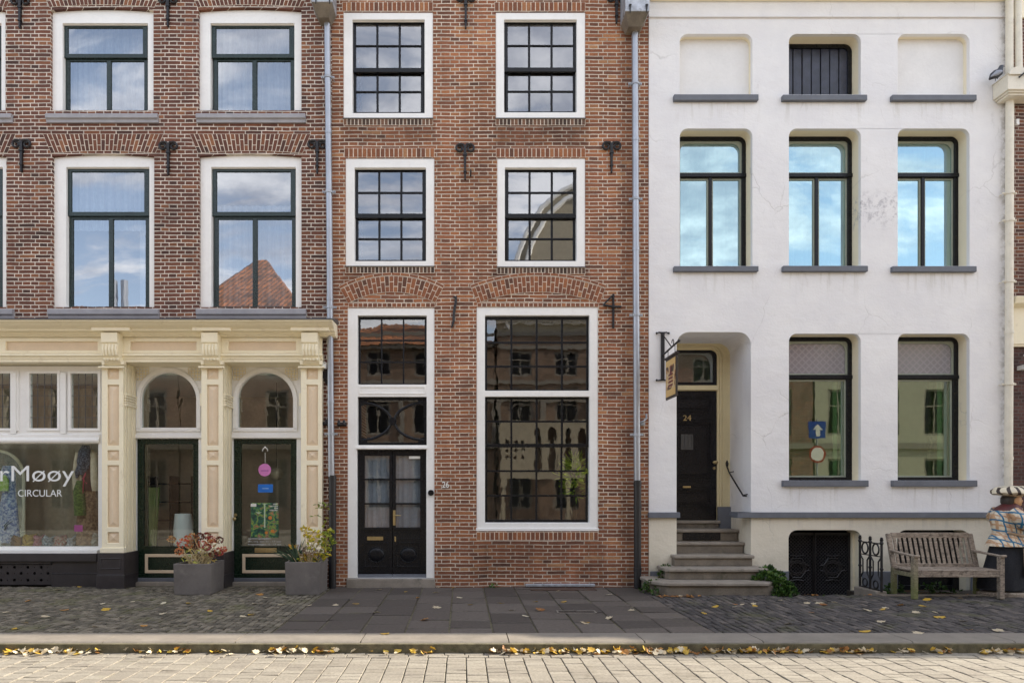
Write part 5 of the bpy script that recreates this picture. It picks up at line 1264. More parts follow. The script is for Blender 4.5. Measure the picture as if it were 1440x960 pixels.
xa, xc = PX(400.5, YA), PX(450, YA); zt2 = PZ(790, YA)
planter(xa, xc, YA, yB, zt2, 'grey square planter beside the black downpipe, holding the yellow shrub')
xm2 = (xa + xc) / 2
T = thing('shrub', (xm2 + .1, ym, zt2 - .05), 'yellow and green leafy shrub in the right planter', 'plant')
st, lf, pf = MB(), MB(), MB()
for (hx, hy, r, n, lo, hi) in ((429, 747, .07, 26, .5, 1), (441, 752, .09, 44, .4, .9), (455, 755, .09, 40, .1, .7), (462, 763, .09, 46, .0, .6), (457, 776, .10, 48, .1, .85), (449, 785, .08, 34, .1, .9), (464, 750, .06, 20, 0, .6), (440, 765, .08, 26, .2, .9), (425, 784, .05, 16, .3, 1), (411, 769, .04, 12, .6, 1), (436, 782, .06, 20, .7, 1)):
    Yh = ym + rng.uniform(-.25, .2); c = (PX(hx, Yh), Yh, PZ(hy, Yh)); clump(lf, c, (r, r, r * .8), n, .062, .040, lo, hi)
    st.tube([(xm2 + rng.uniform(-.1, .15), ym, zt2 - .05), c], [.008, .005], 6)
for (hx, hy) in ((424, 768), (432, 773), (440, 775), (428, 779), (436, 769), (445, 778)):
    Yh = ym - .15; pf = MB(); clump(pf, (PX(hx, Yh), Yh, PZ(hy, Yh)), (.055, .06, .05), 30, .032, .018, 0, 1); pf.build('dried_flower', M['pinkdry'], T)
for _ in range(24):
    base = Vector((xm2 + rng.uniform(-.15, .2), ym + rng.uniform(-.2, .1), zt2 - .05)); st.tube([base, base + Vector((rng.uniform(-.12, .1), rng.uniform(-.1, .05), rng.uniform(.15, .35)))], [.006, .004], 5)
st.build('stem', M['stem'], T); lf.build('foliage', M['yel'], T)
T = thing('rose_sprig', (PX(458, -.3), -.4, zt2 - .05), 'tall thin rose sprig rising behind the yellow shrub against the pilaster', 'plant')
st, lf = MB(), MB(); Ys = -.38
pts = [(PX(455, Ys), Ys, zt2 - .05), (PX(459, Ys), Ys, PZ(750, Ys)), (PX(461, Ys), Ys, PZ(735, Ys)), (PX(457, Ys), Ys, PZ(712, Ys)), (PX(446, Ys), Ys - .05, PZ(709, Ys))]
st.tube(pts, [.008, .007, .006, .005, .003], 6)
for (hx, hy) in ((446, 709), (452, 707), (458, 708), (463, 709), (456, 713), (449, 714), (461, 714), (441, 726), (447, 725), (460, 733), (457, 738), (462, 729)):
    for k in range(3): lf.cur = rng.uniform(0, .45); leaf(lf, (PX(hx, Ys), Ys - .02, PZ(hy, Ys)), (rng.uniform(-1, 1), rng.uniform(-.6, .2), rng.uniform(-.35, .3)), (0, -.4, 1), .075, .034)
st.build('stem', M['twig'], T); lf.build('foliage', M['yel'], T)
T = thing('sword_plant', (PX(414, -.7), -.62, zt2 - .05), 'spiky dark sword-leaved plant at the left of the right planter', 'plant')
b = MB()
for i in range(22):
    a = rng.uniform(-1.25, .55); L = rng.uniform(.28, .5); base = Vector((PX(417, -.62), -.62 + rng.uniform(-.05, .05), zt2 - .05)); d = Vector((math.sin(a), rng.uniform(-.5, .4), math.cos(a) * .95 + .1)).normalized()
    s = d.cross(Vector((0, 1, 0))).normalized() * .011; b.cur = rng.random(); e = base + d * L + Vector((math.sin(a) * .05, 0, -.03))
    b.add([base - s, base + s, base + d * L * .6 + s, e, base + d * L * .6 - s], [(0, 1, 2, 3, 4)])
b.build('foliage', M['blade'], T)

def bush(name, label, cat, blobs, mat, L, w, stem=True, Y0=None, lo=0, hi=1):
    c0 = blobs[0]; T = thing(name, (c0[0], c0[1], max(0, c0[2] - c0[3])), label, cat); b = MB(); s = MB()
    for (x, y, z, r, n) in blobs: clump(b, (x, y, z), (r, r * .8, r * .75), n, L, w, lo, hi, .6); s.tube([(c0[0], c0[1] + .05, 0), (x, y, z)], [.008, .004], 5)
    b.build('foliage', mat, T); s.build('stem', M['twig'], T)
def bp(px, py, Y, r, n): return (PX(px, Y), Y, PZ(py, Y), r, n)
bush('ivy', 'green ivy bush growing over the right end of the stone steps', 'plant', [bp(1108, 828, -.95, .10, 110), bp(1098, 822, -.90, .10, 100), bp(1088, 815, -.75, .09, 80), bp(1076, 809, -.66, .08, 70), bp(1082, 804, -.5, .08, 55), bp(1066, 813, -.66, .06, 40), bp(1094, 811, -.6, .08, 60), bp(1114, 834, -.98, .06, 36), bp(1096, 834, -1.0, .07, 44), bp(1104, 838, -1.05, .05, 20), bp(1074, 800, -.4, .05, 20)], M['ivy'], .075, .055)
bush('ivy', 'small ivy tuft left of the stone steps beside the black downpipe', 'plant', [bp(914, 823, -.7, .09, 60), bp(922, 820, -.6, .07, 40), bp(933, 808, -.35, .07, 40), bp(936, 797, -.2, .05, 24), bp(906, 828, -.6, .06, 30), bp(920, 832, -.9, .06, 20)], M['ivy'], .055, .04)
bush('weed', 'bright green weed at the foot of the brick wall under the house number', 'plant', [bp(697 - 1, 825, -.06, .05, 22), bp(690, 826, -.08, .04, 14)], M['moss'], .05, .03)
bush('weed', 'pale green weed at the pavement edge below the iron basement gate', 'plant', [bp(1152, 841, -.98, .05, 16), bp(1158, 843, -1.0, .05, 12)], M['moss'], .08, .035)
bush('bush', 'low dark bush under the wooden bench', 'plant', [bp(1258, 828, -.55, .13, 80), bp(1300, 830, -.5, .12, 60), bp(1318, 828, -.4, .11, 60), bp(1240, 835, -.7, .07, 30), bp(1345, 834, -.5, .08, 24)], M['ivy'], .06, .045, lo=0, hi=.55)
bush('fern', 'yellow-green fern standing inside the big window of number 26', 'plant', [(PX(806, .4), .36, PZ(668, .4), .20, 90), (PX(812, .4), .38, PZ(655, .4), .17, 80), (PX(808, .4), .36, PZ(688, .4), .15, 60)], leafmat('bright_fern', [(0, (.30, .42, .05)), (1, (.62, .66, .12))]), .20, .04)

# ------------------------------------------------------------------ bench
BX0, BX1 = 7.03, 8.47; BF, BB = -1.36, -.78
T = thing('bench', ((BX0 + BX1) / 2, -1.05, 0), 'weathered slatted wooden bench standing before the white house', 'bench')
def seg(a, c, w, d, mat, name, bv=.006):
    """square timber from a to c, w across x, d across the other way"""
    a, c = Vector(a), Vector(c); t = (c - a).normalized(); ux = Vector((1, 0, 0)) if abs(t.x) < .8 else Vector((0, 1, 0)); u = (ux - t * ux.dot(t)).normalized(); v = t.cross(u)
    b = MB(); P = [a + u * sx * w / 2 + v * sy * d / 2 for sx, sy in ((-1, -1), (1, -1), (1, 1), (-1, 1))]; Q = [p + (c - a) for p in P]
    b.hexa(P, Q); return b.build(name, mat, T, bevel=bv)
zs = .43
for x in (BX0 + .045, BX1 - .045):
    seg((x, BF + .04, 0), (x, BF + .04, .66), .075, .075, M['teakmoss'] if x < 7.5 else M['teak'], 'leg')
    seg((x, BB - .03, 0), (x, BB - .03, .44), .07, .075, M['teakmoss'], 'leg')
    seg((x, BB - .03, .44), (x, BB + .12, .98), .075, .05, M['teak'], 'back_post')
    b = MB(); b.hexa([(x - .045, BF - .03, .655), (x + .045, BF - .03, .655), (x + .045, BF - .03, .675), (x - .045, BF - .03, .675)], [(x - .03, BB + .02, .685), (x + .03, BB + .02, .685), (x + .03, BB + .02, .72), (x - .03, BB + .02, .72)])
    b.tube([(x - .045, BF - .01, .672), (x + .045, BF - .01, .672)], .024, 8); b.build('armrest', M['teak'], T, bevel=.005)
    seg((x, BF + .07, .37), (x, BB - .06, .37), .035, .07, M['teakmoss'], 'seat_rail')
seg((BX0 + .08, BF + .035, .385), (BX1 - .08, BF + .035, .385), .045, .085, M['teak'], 'front_rail')
seg((BX0 + .08, BB - .03, .38), (BX1 - .08, BB - .03, .38), .04, .07, M['teak'], 'rear_rail')
for i in range(6):
    y_ = BF + .02 + i * .098; seg((BX0 + .02, y_ + .03, .440), (BX1 - .02, y_ + .03, .440), .078, .022, M['teak'], 'seat_slat', .004)
seg((BX0 + .08, BB + .108, .955), (BX1 - .08, BB + .108, .955), .04, .085, M['teak'], 'top_rail')
seg((BX0 + .08, BB - .02, .475), (BX1 - .08, BB - .02, .475), .035, .055, M['teak'], 'lower_back_rail')
for i in range(15):
    x = BX0 + .13 + (BX1 - BX0 - .26) * i / 14; seg((x, BB - .015, .50), (x, BB + .10, .915), .048, .016, M['teak'], 'back_slat', .003)

# ------------------------------------------------------------------ wrought iron railing panel
T = thing('iron_railing', (6.8, -.62, 0), 'short black wrought iron railing panel between the basement gate and the bench', 'railing')
XF = 6.80; ys = (-.93, -.62, -.33); b = MB()
MB().box(XF - .09, XF + .09, YG + .0, -.3, -.6, .06).build('stone_base', M['stone'], T, bevel=.01)
for y_ in ys:
    p = MB(); p.tube([(XF, y_, .05), (XF, y_, .86)], .020, 8); p.tube([(XF, y_, .80), (XF, y_, .84), (XF, y_, .87), (XF, y_, .90)], [.012, .032, .02, .03], 8); p.ball((XF, y_, .915), .024, 8, 6); p.ball((XF, y_, .42), .03, 8, 6)
    p.build('post', M['ironblack'], T)
l = MB()
for y0, y1 in zip(ys[:-1], ys[1:]):
    m_ = (y0 + y1) / 2
    l.ring((XF, m_, .73), .085, .014, axis='x', n=14, ez=1.1); l.ring((XF, m_, .15), .065, .013, axis='x', n=14)
    l.tube([(XF, y0, .83), (XF, y1, .83)], .011, 6); l.tube([(XF, y0, .62), (XF, y1, .62)], .010, 6); l.tube([(XF, y0, .07), (XF, y1, .07)], .011, 6)
    for s, yy in ((1, y0), (-1, y1)):
        l.tube([(XF, yy, .62), (XF, yy + s * .085, .53), (XF, yy + s * .085, .31), (XF, yy, .20)], .013, 6)
l.build('scrollwork', M['ironblack'], T)

# ------------------------------------------------------------------ hanging sign
T = thing('hanging_sign', (3.51, -.1, 4.2), 'small painted board on a black iron bracket left of door 24', 'sign'); xs = 3.51
b = MB(); b.box(xs - .028, xs + .028, -.07, -.022, PZ(534, -.05), PZ(467, -.05))
for z, u in ((PZ(468, -.05), 1), (PZ(534, -.05), -1)):
    for s in (-1, 1): b.tube([(xs, -.05, z), (xs + s * .07, -.05, z + .01 * u), (xs + s * .10, -.05, z - .012)], [.016, .013, .010], 6); b.ball((xs + s * .105, -.05, z - .005), .02, 8, 6)
b.tube([(xs, -.06, 4.06), (xs, -.92, 4.12)], .016, 8); b.tube([(xs, -.06, 4.42), (xs, -.55, 4.1)], .010, 6); b.ball((xs, -.94, 4.12), .024, 8, 6)
b.ring((xs, -.62, 4.16), .05, .008, axis='x', n=12, a0=0, a1=250)
for y_ in (-.36, -.74): b.tube([(xs, y_, 4.10), (xs, y_, 3.95)], .006, 5)
b.build('bracket', M['ironblack'], T)
b = MB(); b.box(xs - .015, xs + .015, -.84, -.27, 3.24, 3.93); b.box(xs - .03, xs + .03, -.87, -.24, 3.93, 3.965); b.build('board', plain('dark_brown_board', (.03, .02, .015), .5), T, bevel=.005)
def signface():
    m, g, out = new_mat('painted_sign'); p = g.pos(); x, y, z = g.sep(p)
    c = g.ramp(g.noise(g.scale(p, (1, 1, .8)), 7, 3, .5, .6), [(.38, (.05, .03, .02)), (.46, (.45, .20, .06)), (.52, (.75, .62, .38)), (.60, (.60, .36, .12)), (.66, (.25, .10, .05))])
    top = g.mr(z, 3.78, 3.80); c = g.mix(g.m('MAXIMUM', top, g.mr(z, 3.40, 3.39)), c, (.72, .48, .18))
    principled(g, out, c, .5); return m
sf = signface(); f = MB(); f.box(xs + .016, xs + .019, -.81, -.30, 3.28, 3.89); f.box(xs - .019, xs - .016, -.81, -.30, 3.28, 3.89); fo_ = f.build('painted_face', sf, T)
f = MB()
for i, z in enumerate((3.44, 3.50, 3.56, 3.62)): f.box(xs - .022, xs + .022, -.68, -.45, z, z + .035)
f.box(xs - .021, xs + .021, -.60, -.52, 3.66, 3.78); f.build('painted_figure', plain('maroon_sign_paint', (.16, .03, .03), .5), T)

# ------------------------------------------------------------------ carved statue at the right edge
T = thing('statue', (8.83, -.95, 0), 'painted carved figure of a cook in checked jacket and striped cap beside the bench', 'statue')
SX, SY = 8.83, -.95
M['flesh'] = plain('painted_flesh', (.55, .30, .14), .45, var=.18, bump=.1, spots=((.30, .12, .05), 9, .4))
M['hairp'] = plain('painted_dark_hair', (.035, .025, .02), .5, var=.3, bump=.3)
M['trous'] = plain('navy_painted_skirt', (.007, .008, .013), .8, var=.3, scale=5, bump=.3, bscale=18) if True else plain('x', (0, 0, 0), .55, var=.35, scale=5, bump=.3, bscale=18)
M['apron'] = plain('tan_apron_paint', (.42, .30, .20), .55, var=.2, bump=.2)
M['maroon'] = plain('maroon_collar_paint', (.10, .025, .025), .5, var=.3)
def check():
    m, g, out = new_mat('checked_jacket'); p = g.n('TexCoord').outputs['Object']; x, y, z = g.sep(p)
    w = g.m('MULTIPLY', g.noise(p, 5, 2), .06)
    u = g.m('ADD', g.m('ADD', x, g.m('MULTIPLY', z, .25)), w); v = g.m('ADD', g.m('SUBTRACT', z, g.m('MULTIPLY', x, -.25)), w)
    a = g.m('PINGPONG', g.m('MULTIPLY', u, 15), 1.0); b = g.m('PINGPONG', g.m('MULTIPLY', v, 13), 1.0)
    blue = g.m('MAXIMUM', g.mr(a, .80, .88), g.mr(b, .80, .88)); org = g.m('MAXIMUM', g.mr(a, .22, .12), g.mr(b, .22, .12))
    c = g.mix(g.m('MULTIPLY', org, .75), (.74, .66, .52), (.52, .26, .10)); c = g.mix(g.m('MULTIPLY', g.mr(g.noise(p, 11, 3), .45, .6), .4), c, (.34, .14, .06))
    c = g.mix(blue, c, (.02, .16, .30)); c = g.mix(g.mr(g.noise(p, 16, 5, .7), .58, .68, 0, .6), c, (.12, .06, .04))
    principled(g, out, c, .45, 0, g.noise(p, 9, 4), .5, .03); return m
M['check'] = check()
def hatm():
    m, g, out = new_mat('striped_cap'); p = g.n('TexCoord').outputs['Object']; x, y, z = g.sep(p)
    an = g.m('ARCTAN2', y, x); s = g.m('SINE', g.m('ADD', g.m('MULTIPLY', an, 13), g.m('MULTIPLY', z, 18)))
    c = g.mix(g.mr(s, .25, .5), (.74, .66, .50), (.045, .03, .025)); principled(g, out, c, .5, 0, g.noise(p, 12, 3), .3, .02); return m
MB().loft([(SX + .02, SY, .0, .50, .25), (SX + .02, SY, .055, .50, .25), (SX + .02, SY, .07, .46, .22)], 20).build('base', M['teak'], T, bevel=.006)
b = MB(); b.loft([(SX - .06, SY, .10, .40, .22), (SX - .06, SY, .2, .40, .22), (SX - .03, SY, .5, .33, .20), (SX - .01, SY, .75, .26, .18), (SX + .0, SY, .90, .22, .16)], 28)
st_ = 0
b.xf(lambda v: Vector((v.x + .018 * math.sin(v.x * 46) * (1 - min(1, v.z / 1.0)), v.y + .022 * math.sin(v.x * 30 + v.z * 2) * (1.1 - v.z), v.z)))
b.build('skirt', M['trous'], T, smooth=True)
b = MB()
for s in (-1, 1): b.loft([(SX + .12 + s * .02, SY + s * .09, .068, .13, .055), (SX + .12 + s * .02, SY + s * .09, .10, .13, .055), (SX + .08, SY + s * .09, .15, .08, .05), (SX + .03, SY + s * .09, .24, .055, .05)], 14)
b.build('shoe', M['black'], T, smooth=True)
# jacket with flared peplum; torso leaning towards the right
b = MB(); b.loft([(SX - .02, SY, .80, .31, .23), (SX - .01, SY, .86, .30, .22), (SX + .0, SY, .96, .25, .19), (SX + .01, SY, 1.02, .225, .17), (SX - .0, SY, 1.10, .235, .18), (SX - .01, SY, 1.22, .25, .19), (SX - .01, SY, 1.33, .24, .18), (SX + .01, SY, 1.41, .19, .15), (SX + .03, SY, 1.46, .11, .11)], 28)
b.xf(lambda v: Vector((v.x, v.y + .014 * math.sin(v.x * 60) * (1 if v.z < .97 else .2), v.z)))
# sleeves reach forward and meet at the front
for s in (-1, 1):
    b.tube([(SX - .05, SY + s * .17, 1.36), (SX - .03, SY + s * .25, 1.28), (SX + .05, SY + s * .27, 1.18), (SX + .20, SY + s * .24, 1.10), (SX + .34, SY + s * .14, 1.12)], [.09, .105, .105, .085, .06], 14)
b.build('jacket', M['check'], T, smooth=True)
b = MB(); b.loft([(SX + .0, SY, 1.375, .215, .17), (SX + .01, SY, 1.42, .185, .15), (SX + .03, SY, 1.47, .12, .11), (SX + .04, SY, 1.50, .085, .085)], 22); b.build('collar', M['maroon'], T, smooth=True)
# head in profile looking right (+x)
b = MB(); hx = SX + .075; hz = 1.535; HK = 1.36
st_ = len(b.v); b.ball((hx, SY, hz), (.098 * HK, .085 * 1.25, .115 * 1.2), 28, 20)
def face(v):
    d = v - Vector((hx, SY, hz)); x, y, z = d.x / HK, d.y / 1.25, d.z / 1.2
    f = max(0, x) / .098
    x += .020 * f * math.exp(-((z + .075) / .03) ** 2)                      # chin
    x += .034 * math.exp(-((z + .008) / .022) ** 2) * math.exp(-(y / .020) ** 2) * f     # nose
    x += .010 * math.exp(-((z + .048) / .010) ** 2) * math.exp(-(y / .03) ** 2) * f      # lips
    x -= .012 * math.exp(-((z - .018) / .014) ** 2) * math.exp(-((abs(y) - .035) / .018) ** 2) * f
    x += .010 * math.exp(-((z - .045) / .012) ** 2) * f
    if z < -.05: y *= 1 - .25 * min(1, (-z - .05) / .06)
    return Vector((hx + x * HK, SY + y * 1.25, hz + z * 1.2))
b.xf(face, st_); b.tube([(hx - .04, SY, hz - .07), (SX + .045, SY, 1.40)], [.08, .08], 14)
for s in (-1, 1): b.ring((hx - .02, SY + s * .104, hz - .005), .026, .011, n=12, ez=1.35); b.ball((hx - .02, SY + s * .10, hz - .005), (.024, .014, .032), 10, 8)
# hands with fingers clasped on a stick
for s in (-1, 1):
    px_, py_, pz_ = SX + .37, SY + s * .10, 1.125; b.ball((px_, py_, pz_), (.048, .026, .04), 12, 8)
    for k in range(4): zf = pz_ + .028 - k * .019; L = (.055, .062, .060, .048)[k]; b.tube([(px_ + .02, py_ - s * .005, zf), (px_ + .05, py_ - s * .02, zf), (px_ + .055, py_ - s * (.02 + L * .6), zf - .003), (px_ + .035, py_ - s * (.02 + L * .9), zf - .004)], [.010, .0095, .009, .007], 7)
    b.tube([(px_ - .01, py_ - s * .015, pz_ + .03), (px_ + .015, py_ - s * .04, pz_ + .05), (px_ + .035, py_ - s * .06, pz_ + .045)], [.012, .011, .009], 7)
b.build('body', M['flesh'], T, smooth=True)
b = MB()
for s in (-1, 1):
    b.ball((hx + .108, SY + s * .044, hz + .019), (.014, .016, .010), 8, 6); b.tube([(hx + .116, SY + s * .024, hz + .05), (hx + .112, SY + s * .048, hz + .056), (hx + .09, SY + s * .07, hz + .046)], .006, 5)
b.tube([(hx + .118, SY - .045, hz - .052), (hx + .136, SY - .02, hz - .060), (hx + .145, SY, hz - .058), (hx + .136, SY + .02, hz - .060)], .006, 5)
b.build('painted_eyes', M['hairp'], T)
b = MB(); b.loft([(hx - .085, SY, hz - .10, .055, .085), (hx - .085, SY, hz - .03, .078, .108), (hx - .07, SY, hz + .04, .092, .112), (hx - .02, SY, hz + .075, .118, .112)], 20); b.build('hair', M['hairp'], T, smooth=True)
b = MB(); b.loft([(hx, SY, hz + .060, .135, .118), (hx, SY, hz + .095, .15, .13)], 22); b.build('cap_band', M['apron'], T, smooth=True)
b = MB(); b.loft([(hx, SY, hz + .085, .14, .12), (hx - .0, SY, hz + .095, .27, .22), (hx - .0, SY, hz + .12, .315, .25), (hx, SY, hz + .16, .31, .245), (hx, SY, hz + .20, .26, .20), (hx, SY, hz + .225, .14, .12), (hx, SY, hz + .23, .02, .02)], 30)
b.xf(lambda v: Vector((v.x, v.y, v.z + .01 * math.sin(v.x * 70)))); b.build('cap', hatm(), T, smooth=True)
b = MB(); b.prism([(SX + .10, .32), (SX + .26, .30), (SX + .24, .62), (SX + .23, .88), (SX + .12, .95), (SX + .08, .75)], SY - .235, SY - .20); b.tube([(SX - .14, SY - .17, 1.03), (SX + .08, SY - .21, .97), (SX + .22, SY - .18, .99)], .022, 8); b.build('apron', M['apron'], T, bevel=.01)
b = MB(); b.tube([(SX + .40, SY - .02, 1.20), (SX + .28, SY - .1, .68), (SX + .24, SY - .12, .64), (SX + .21, SY - .12, .60), (SX + .30, SY - .13, .06)], .016, 8); b.build('walking_stick', M['twig'], T)

# ------------------------------------------------------------------ pigeon on the box hopper
T = thing('pigeon', (PX(1403, -.25), -.2, 8.80), 'dark grey pigeon crouching on the cream box hopper at the top right', 'bird')
px_, py_, pz_ = PX(1402.5, -.2), -.17, 8.80
M['pig'] = plain('dark_grey_plumage', (.045, .05, .065), .6, var=.4, scale=14, bump=.2); M['pigl'] = plain('pale_grey_wing', (.28, .30, .36), .6, var=.2)
b = MB(); b.tube([(px_ - .10, py_ + .02, pz_ + .02), (px_ - .06, py_, pz_ + .07), (px_, py_, pz_ + .10), (px_ + .05, py_ - .01, pz_ + .13), (px_ + .07, py_ - .01, pz_ + .19), (px_ + .085, py_ - .012, pz_ + .225), (px_ + .11, py_ - .015, pz_ + .235)], [.015, .055, .075, .065, .038, .036, .018], 14)
b.tube([(px_ + .11, py_ - .015, pz_ + .235), (px_ + .14, py_ - .018, pz_ + .225)], [.008, .002], 6)
for s in (-1, 1): b.tube([(px_ + .01, py_ + s * .025, pz_ + .05), (px_ + .01, py_ + s * .025, pz_ + .003)], .006, 5)
b.build('body', M['pig'], T, smooth=True)
b = MB(); b.tube([(px_ - .13, py_ - .055, pz_ + .03), (px_ - .03, py_ - .072, pz_ + .085), (px_ + .05, py_ - .06, pz_ + .115)], [.01, .045, .02], 10); b.build('wing', M['pigl'], T, smooth=True)

# ------------------------------------------------------------------ metal covers in the pavement
def cover(x0, x1, y0, y1, label, nb, mat, frame=None):
    t = thing('drain_grate', ((x0 + x1) / 2, (y0 + y1) / 2, .003), label, 'grate'); b = MB()
    b.box(x0, x1, y0, y0 + .02, .0, .012); b.box(x0, x1, y1 - .02, y1, .0, .012); b.box(x0, x0 + .02, y0, y1, 0, .0121); b.box(x1 - .02, x1, y0, y1, 0, .0121)
    b.build('frame', frame or mat, t); b = MB()
    for i in range(1, nb): xx = x0 + (x1 - x0) * i / nb; b.box(xx - .008, xx + .008, y0 + .02, y1 - .02, .0, .010)
    b.box(x0 + .02, x1 - .02, y0 + .02, y1 - .02, .0, .005); b.build('bars', mat, t)
cover(PX(745, -.2), PX(836, -.2), -.42, -.10, 'rusty metal grate in the slabs below the big window', 16, M['iron_rust'])
yq = -2.5; cover(PX(783, yq), PX(838, yq), yq - .10, yq + .10, 'narrow cast drain with four openings among the slabs', 4, M['black'], M['kerb'])

# ------------------------------------------------------------------ fallen leaves
LM = [leafmat('fallen_leaf_yellow', [(0, (.62, .38, .05)), (1, (.78, .55, .10))]), leafmat('fallen_leaf_pale', [(0, (.62, .52, .36)), (1, (.78, .70, .52))]), leafmat('fallen_leaf_brown', [(0, (.30, .13, .04)), (1, (.52, .26, .07))])]
def leafmesh(b, c, r, ang, tilt=.0, curl=.3):
    P = []; lob = [1, .45, .82, .42, .95, .42, .82, .45, 1, .38]
    for i in range(14):
        a = 2 * math.pi * i / 14; rr = r * (1.0 if i % 2 == 0 else .76) * (.78 + .3 * rng.random())
        P.append(Vector((math.cos(a) * rr, math.sin(a) * rr * .8, 0)))
    vs = [Vector((0, 0, .0))] + P
    m = Matrix.Rotation(ang, 3, 'Z') @ Matrix.Rotation(tilt, 3, 'X')
    cx, cy = rng.uniform(-1, 1), rng.uniform(-1, 1)
    out = []
    for v in vs: v = Vector((v.x, v.y, curl * (v.x * cx + v.y * cy) ** 2 / r + rng.uniform(0, .002))); out.append(Vector(c) + m @ v)
    lo = min(v.z for v in out) - c[2]
    out = [v - Vector((0, 0, lo)) if tilt else v for v in out]
    b.add(out, [(0, 1 + i, 1 + (i + 1) % 14) for i in range(14)])
protos = {}
def drop(x, y, z, k, label, group, r=.072):
    key = (k, rng.randrange(3))
    if key not in protos:
        b = MB(); b.cur = rng.random(); leafmesh(b, (0, 0, 0), .05, 0, 0, rng.uniform(.1, .35)); o = b.build('fallen_leaf', LM[k]); protos[key] = o
    else: o = protos[key].copy(); COL.objects.link(o)
    o.location = (x, y, z + .006); o.rotation_euler = (rng.uniform(-.25, .25), rng.uniform(-.25, .25), rng.uniform(0, 6.28)); s = r / .05 * rng.uniform(.7, 1.2); o.scale = (s, s, s)
    tag(o, label, 'leaf', group)
def gp(px, py, z=0.0): s = (py - 690) / (EYE - z); return (px - 650) / s, F / s - CAM_D
zones = {'slab': [(494, 825), (500, 849), (435, 851), (586, 841), (618, 825.5), (613, 833), (638, 826), (646, 840), (661, 850), (614, 854), (597, 871), (533, 829), (530, 861), (704, 848), (720, 858), (753, 846), (757, 858), (760, 857), (739, 866), (785, 831), (793, 846), (822, 876), (825, 875), (856, 836), (869, 837), (888, 858), (856, 869), (704, 848), (542, 891), (472, 851), (571, 832)],
         'left': [(8, 861), (35, 875), (64, 867), (40, 845), (82, 829), (106, 824), (112, 825), (143, 849), (148, 857), (194, 857), (202, 880), (186, 846), (229, 863), (295, 859), (342, 867), (353, 864), (359, 849), (365, 836), (396, 850), (374, 840), (265, 848), (230, 848), (20, 884), (170, 868), (90, 858), (130, 881)],
         'right': [(957, 838), (1006, 853), (1033, 853), (1034, 850), (1049, 842), (1060, 849), (1062, 852), (1044, 850), (990, 862), (1097, 844), (1142, 861), (1152, 848), (1174, 847), (1216, 888), (1238, 874), (1240, 857), (1245, 855), (1266, 851), (1288, 861), (1290, 890), (1303, 843), (1315, 861), (1321, 868), (1355, 873), (1362, 886), (1404, 887), (1135, 848), (1297, 852), (1110, 876), (1353, 842), (1220, 858), (1158, 850)]}
LAB = {'slab': ['yellow fallen leaf lying on the large dark paving slabs', 'pale fallen leaf lying on the large dark paving slabs', 'brown fallen leaf lying on the large dark paving slabs'],
       'left': ['yellow fallen leaf lying on the mossy small cobbles before the shop', 'pale fallen leaf lying on the mossy small cobbles before the shop', 'brown fallen leaf lying on the mossy small cobbles before the shop'],
       'right': ['yellow fallen leaf lying on the dark cobbles before the white house', 'pale fallen leaf lying on the dark cobbles before the white house', 'brown fallen leaf lying on the dark cobbles before the white house']}
GR = {'slab': 'leaves on the paving slabs', 'left': 'leaves on the cobbles before the shop', 'right': 'leaves on the cobbles before the white house'}
marks = {'slab': [(435, 'right of the right planter'), (495, 'left of the doorstep of number 26'), (550, 'before the doorstep of number 26'), (615, 'right of the doorstep of number 26'), (670, 'below the left part of the big window'), (735, 'left of the wall grate'), (790, 'before the wall grate'), (850, 'right of the wall grate'), (895, 'before the right black downpipe')],
         'left': [(20, 'before the orange apron'), (80, 'before the vent grate'), (150, 'before the first pilaster'), (210, 'before the left green door'), (270, 'before the left planter'), (350, 'between the two planters'), (400, 'before the right planter')],
         'right': [(965, 'before the left end of the steps'), (1045, 'before the right end of the steps'), (1105, 'before the ivy'), (1155, 'before the basement gate'), (1225, 'before the iron railing'), (1265, 'before the left bench leg'), (1325, 'before the middle of the bench'), (1380, 'before the right bench leg')]}
ORD = ['first', 'second', 'third', 'fourth', 'fifth', 'sixth']
seen = {}
for zn, pts in zones.items():
    for i, (px, py) in enumerate(dict.fromkeys(pts)):
        k = (1, 0, 1, 2, 1, 1, 0)[i % 7]; mk = min(marks[zn], key=lambda q: abs(q[0] - px))[1]
        dep = 'near the kerb' if py > 868 else ('mid pavement' if py > 846 else 'near the wall')
        seen.setdefault((zn, k, dep, mk), []).append((px, py))
for (zn, k, dep, mk), pts in seen.items():
    for i, (px, py) in enumerate(sorted(pts)):
        x, y = gp(px, py); c = ('yellow', 'pale', 'brown')[k]
        drop(x, y, .0, k, ('%s fallen leaf %s, %s' % (c, dep, mk)) + ('' if len(pts) == 1 else ', %s from left' % ORD[i]), GR[zn])
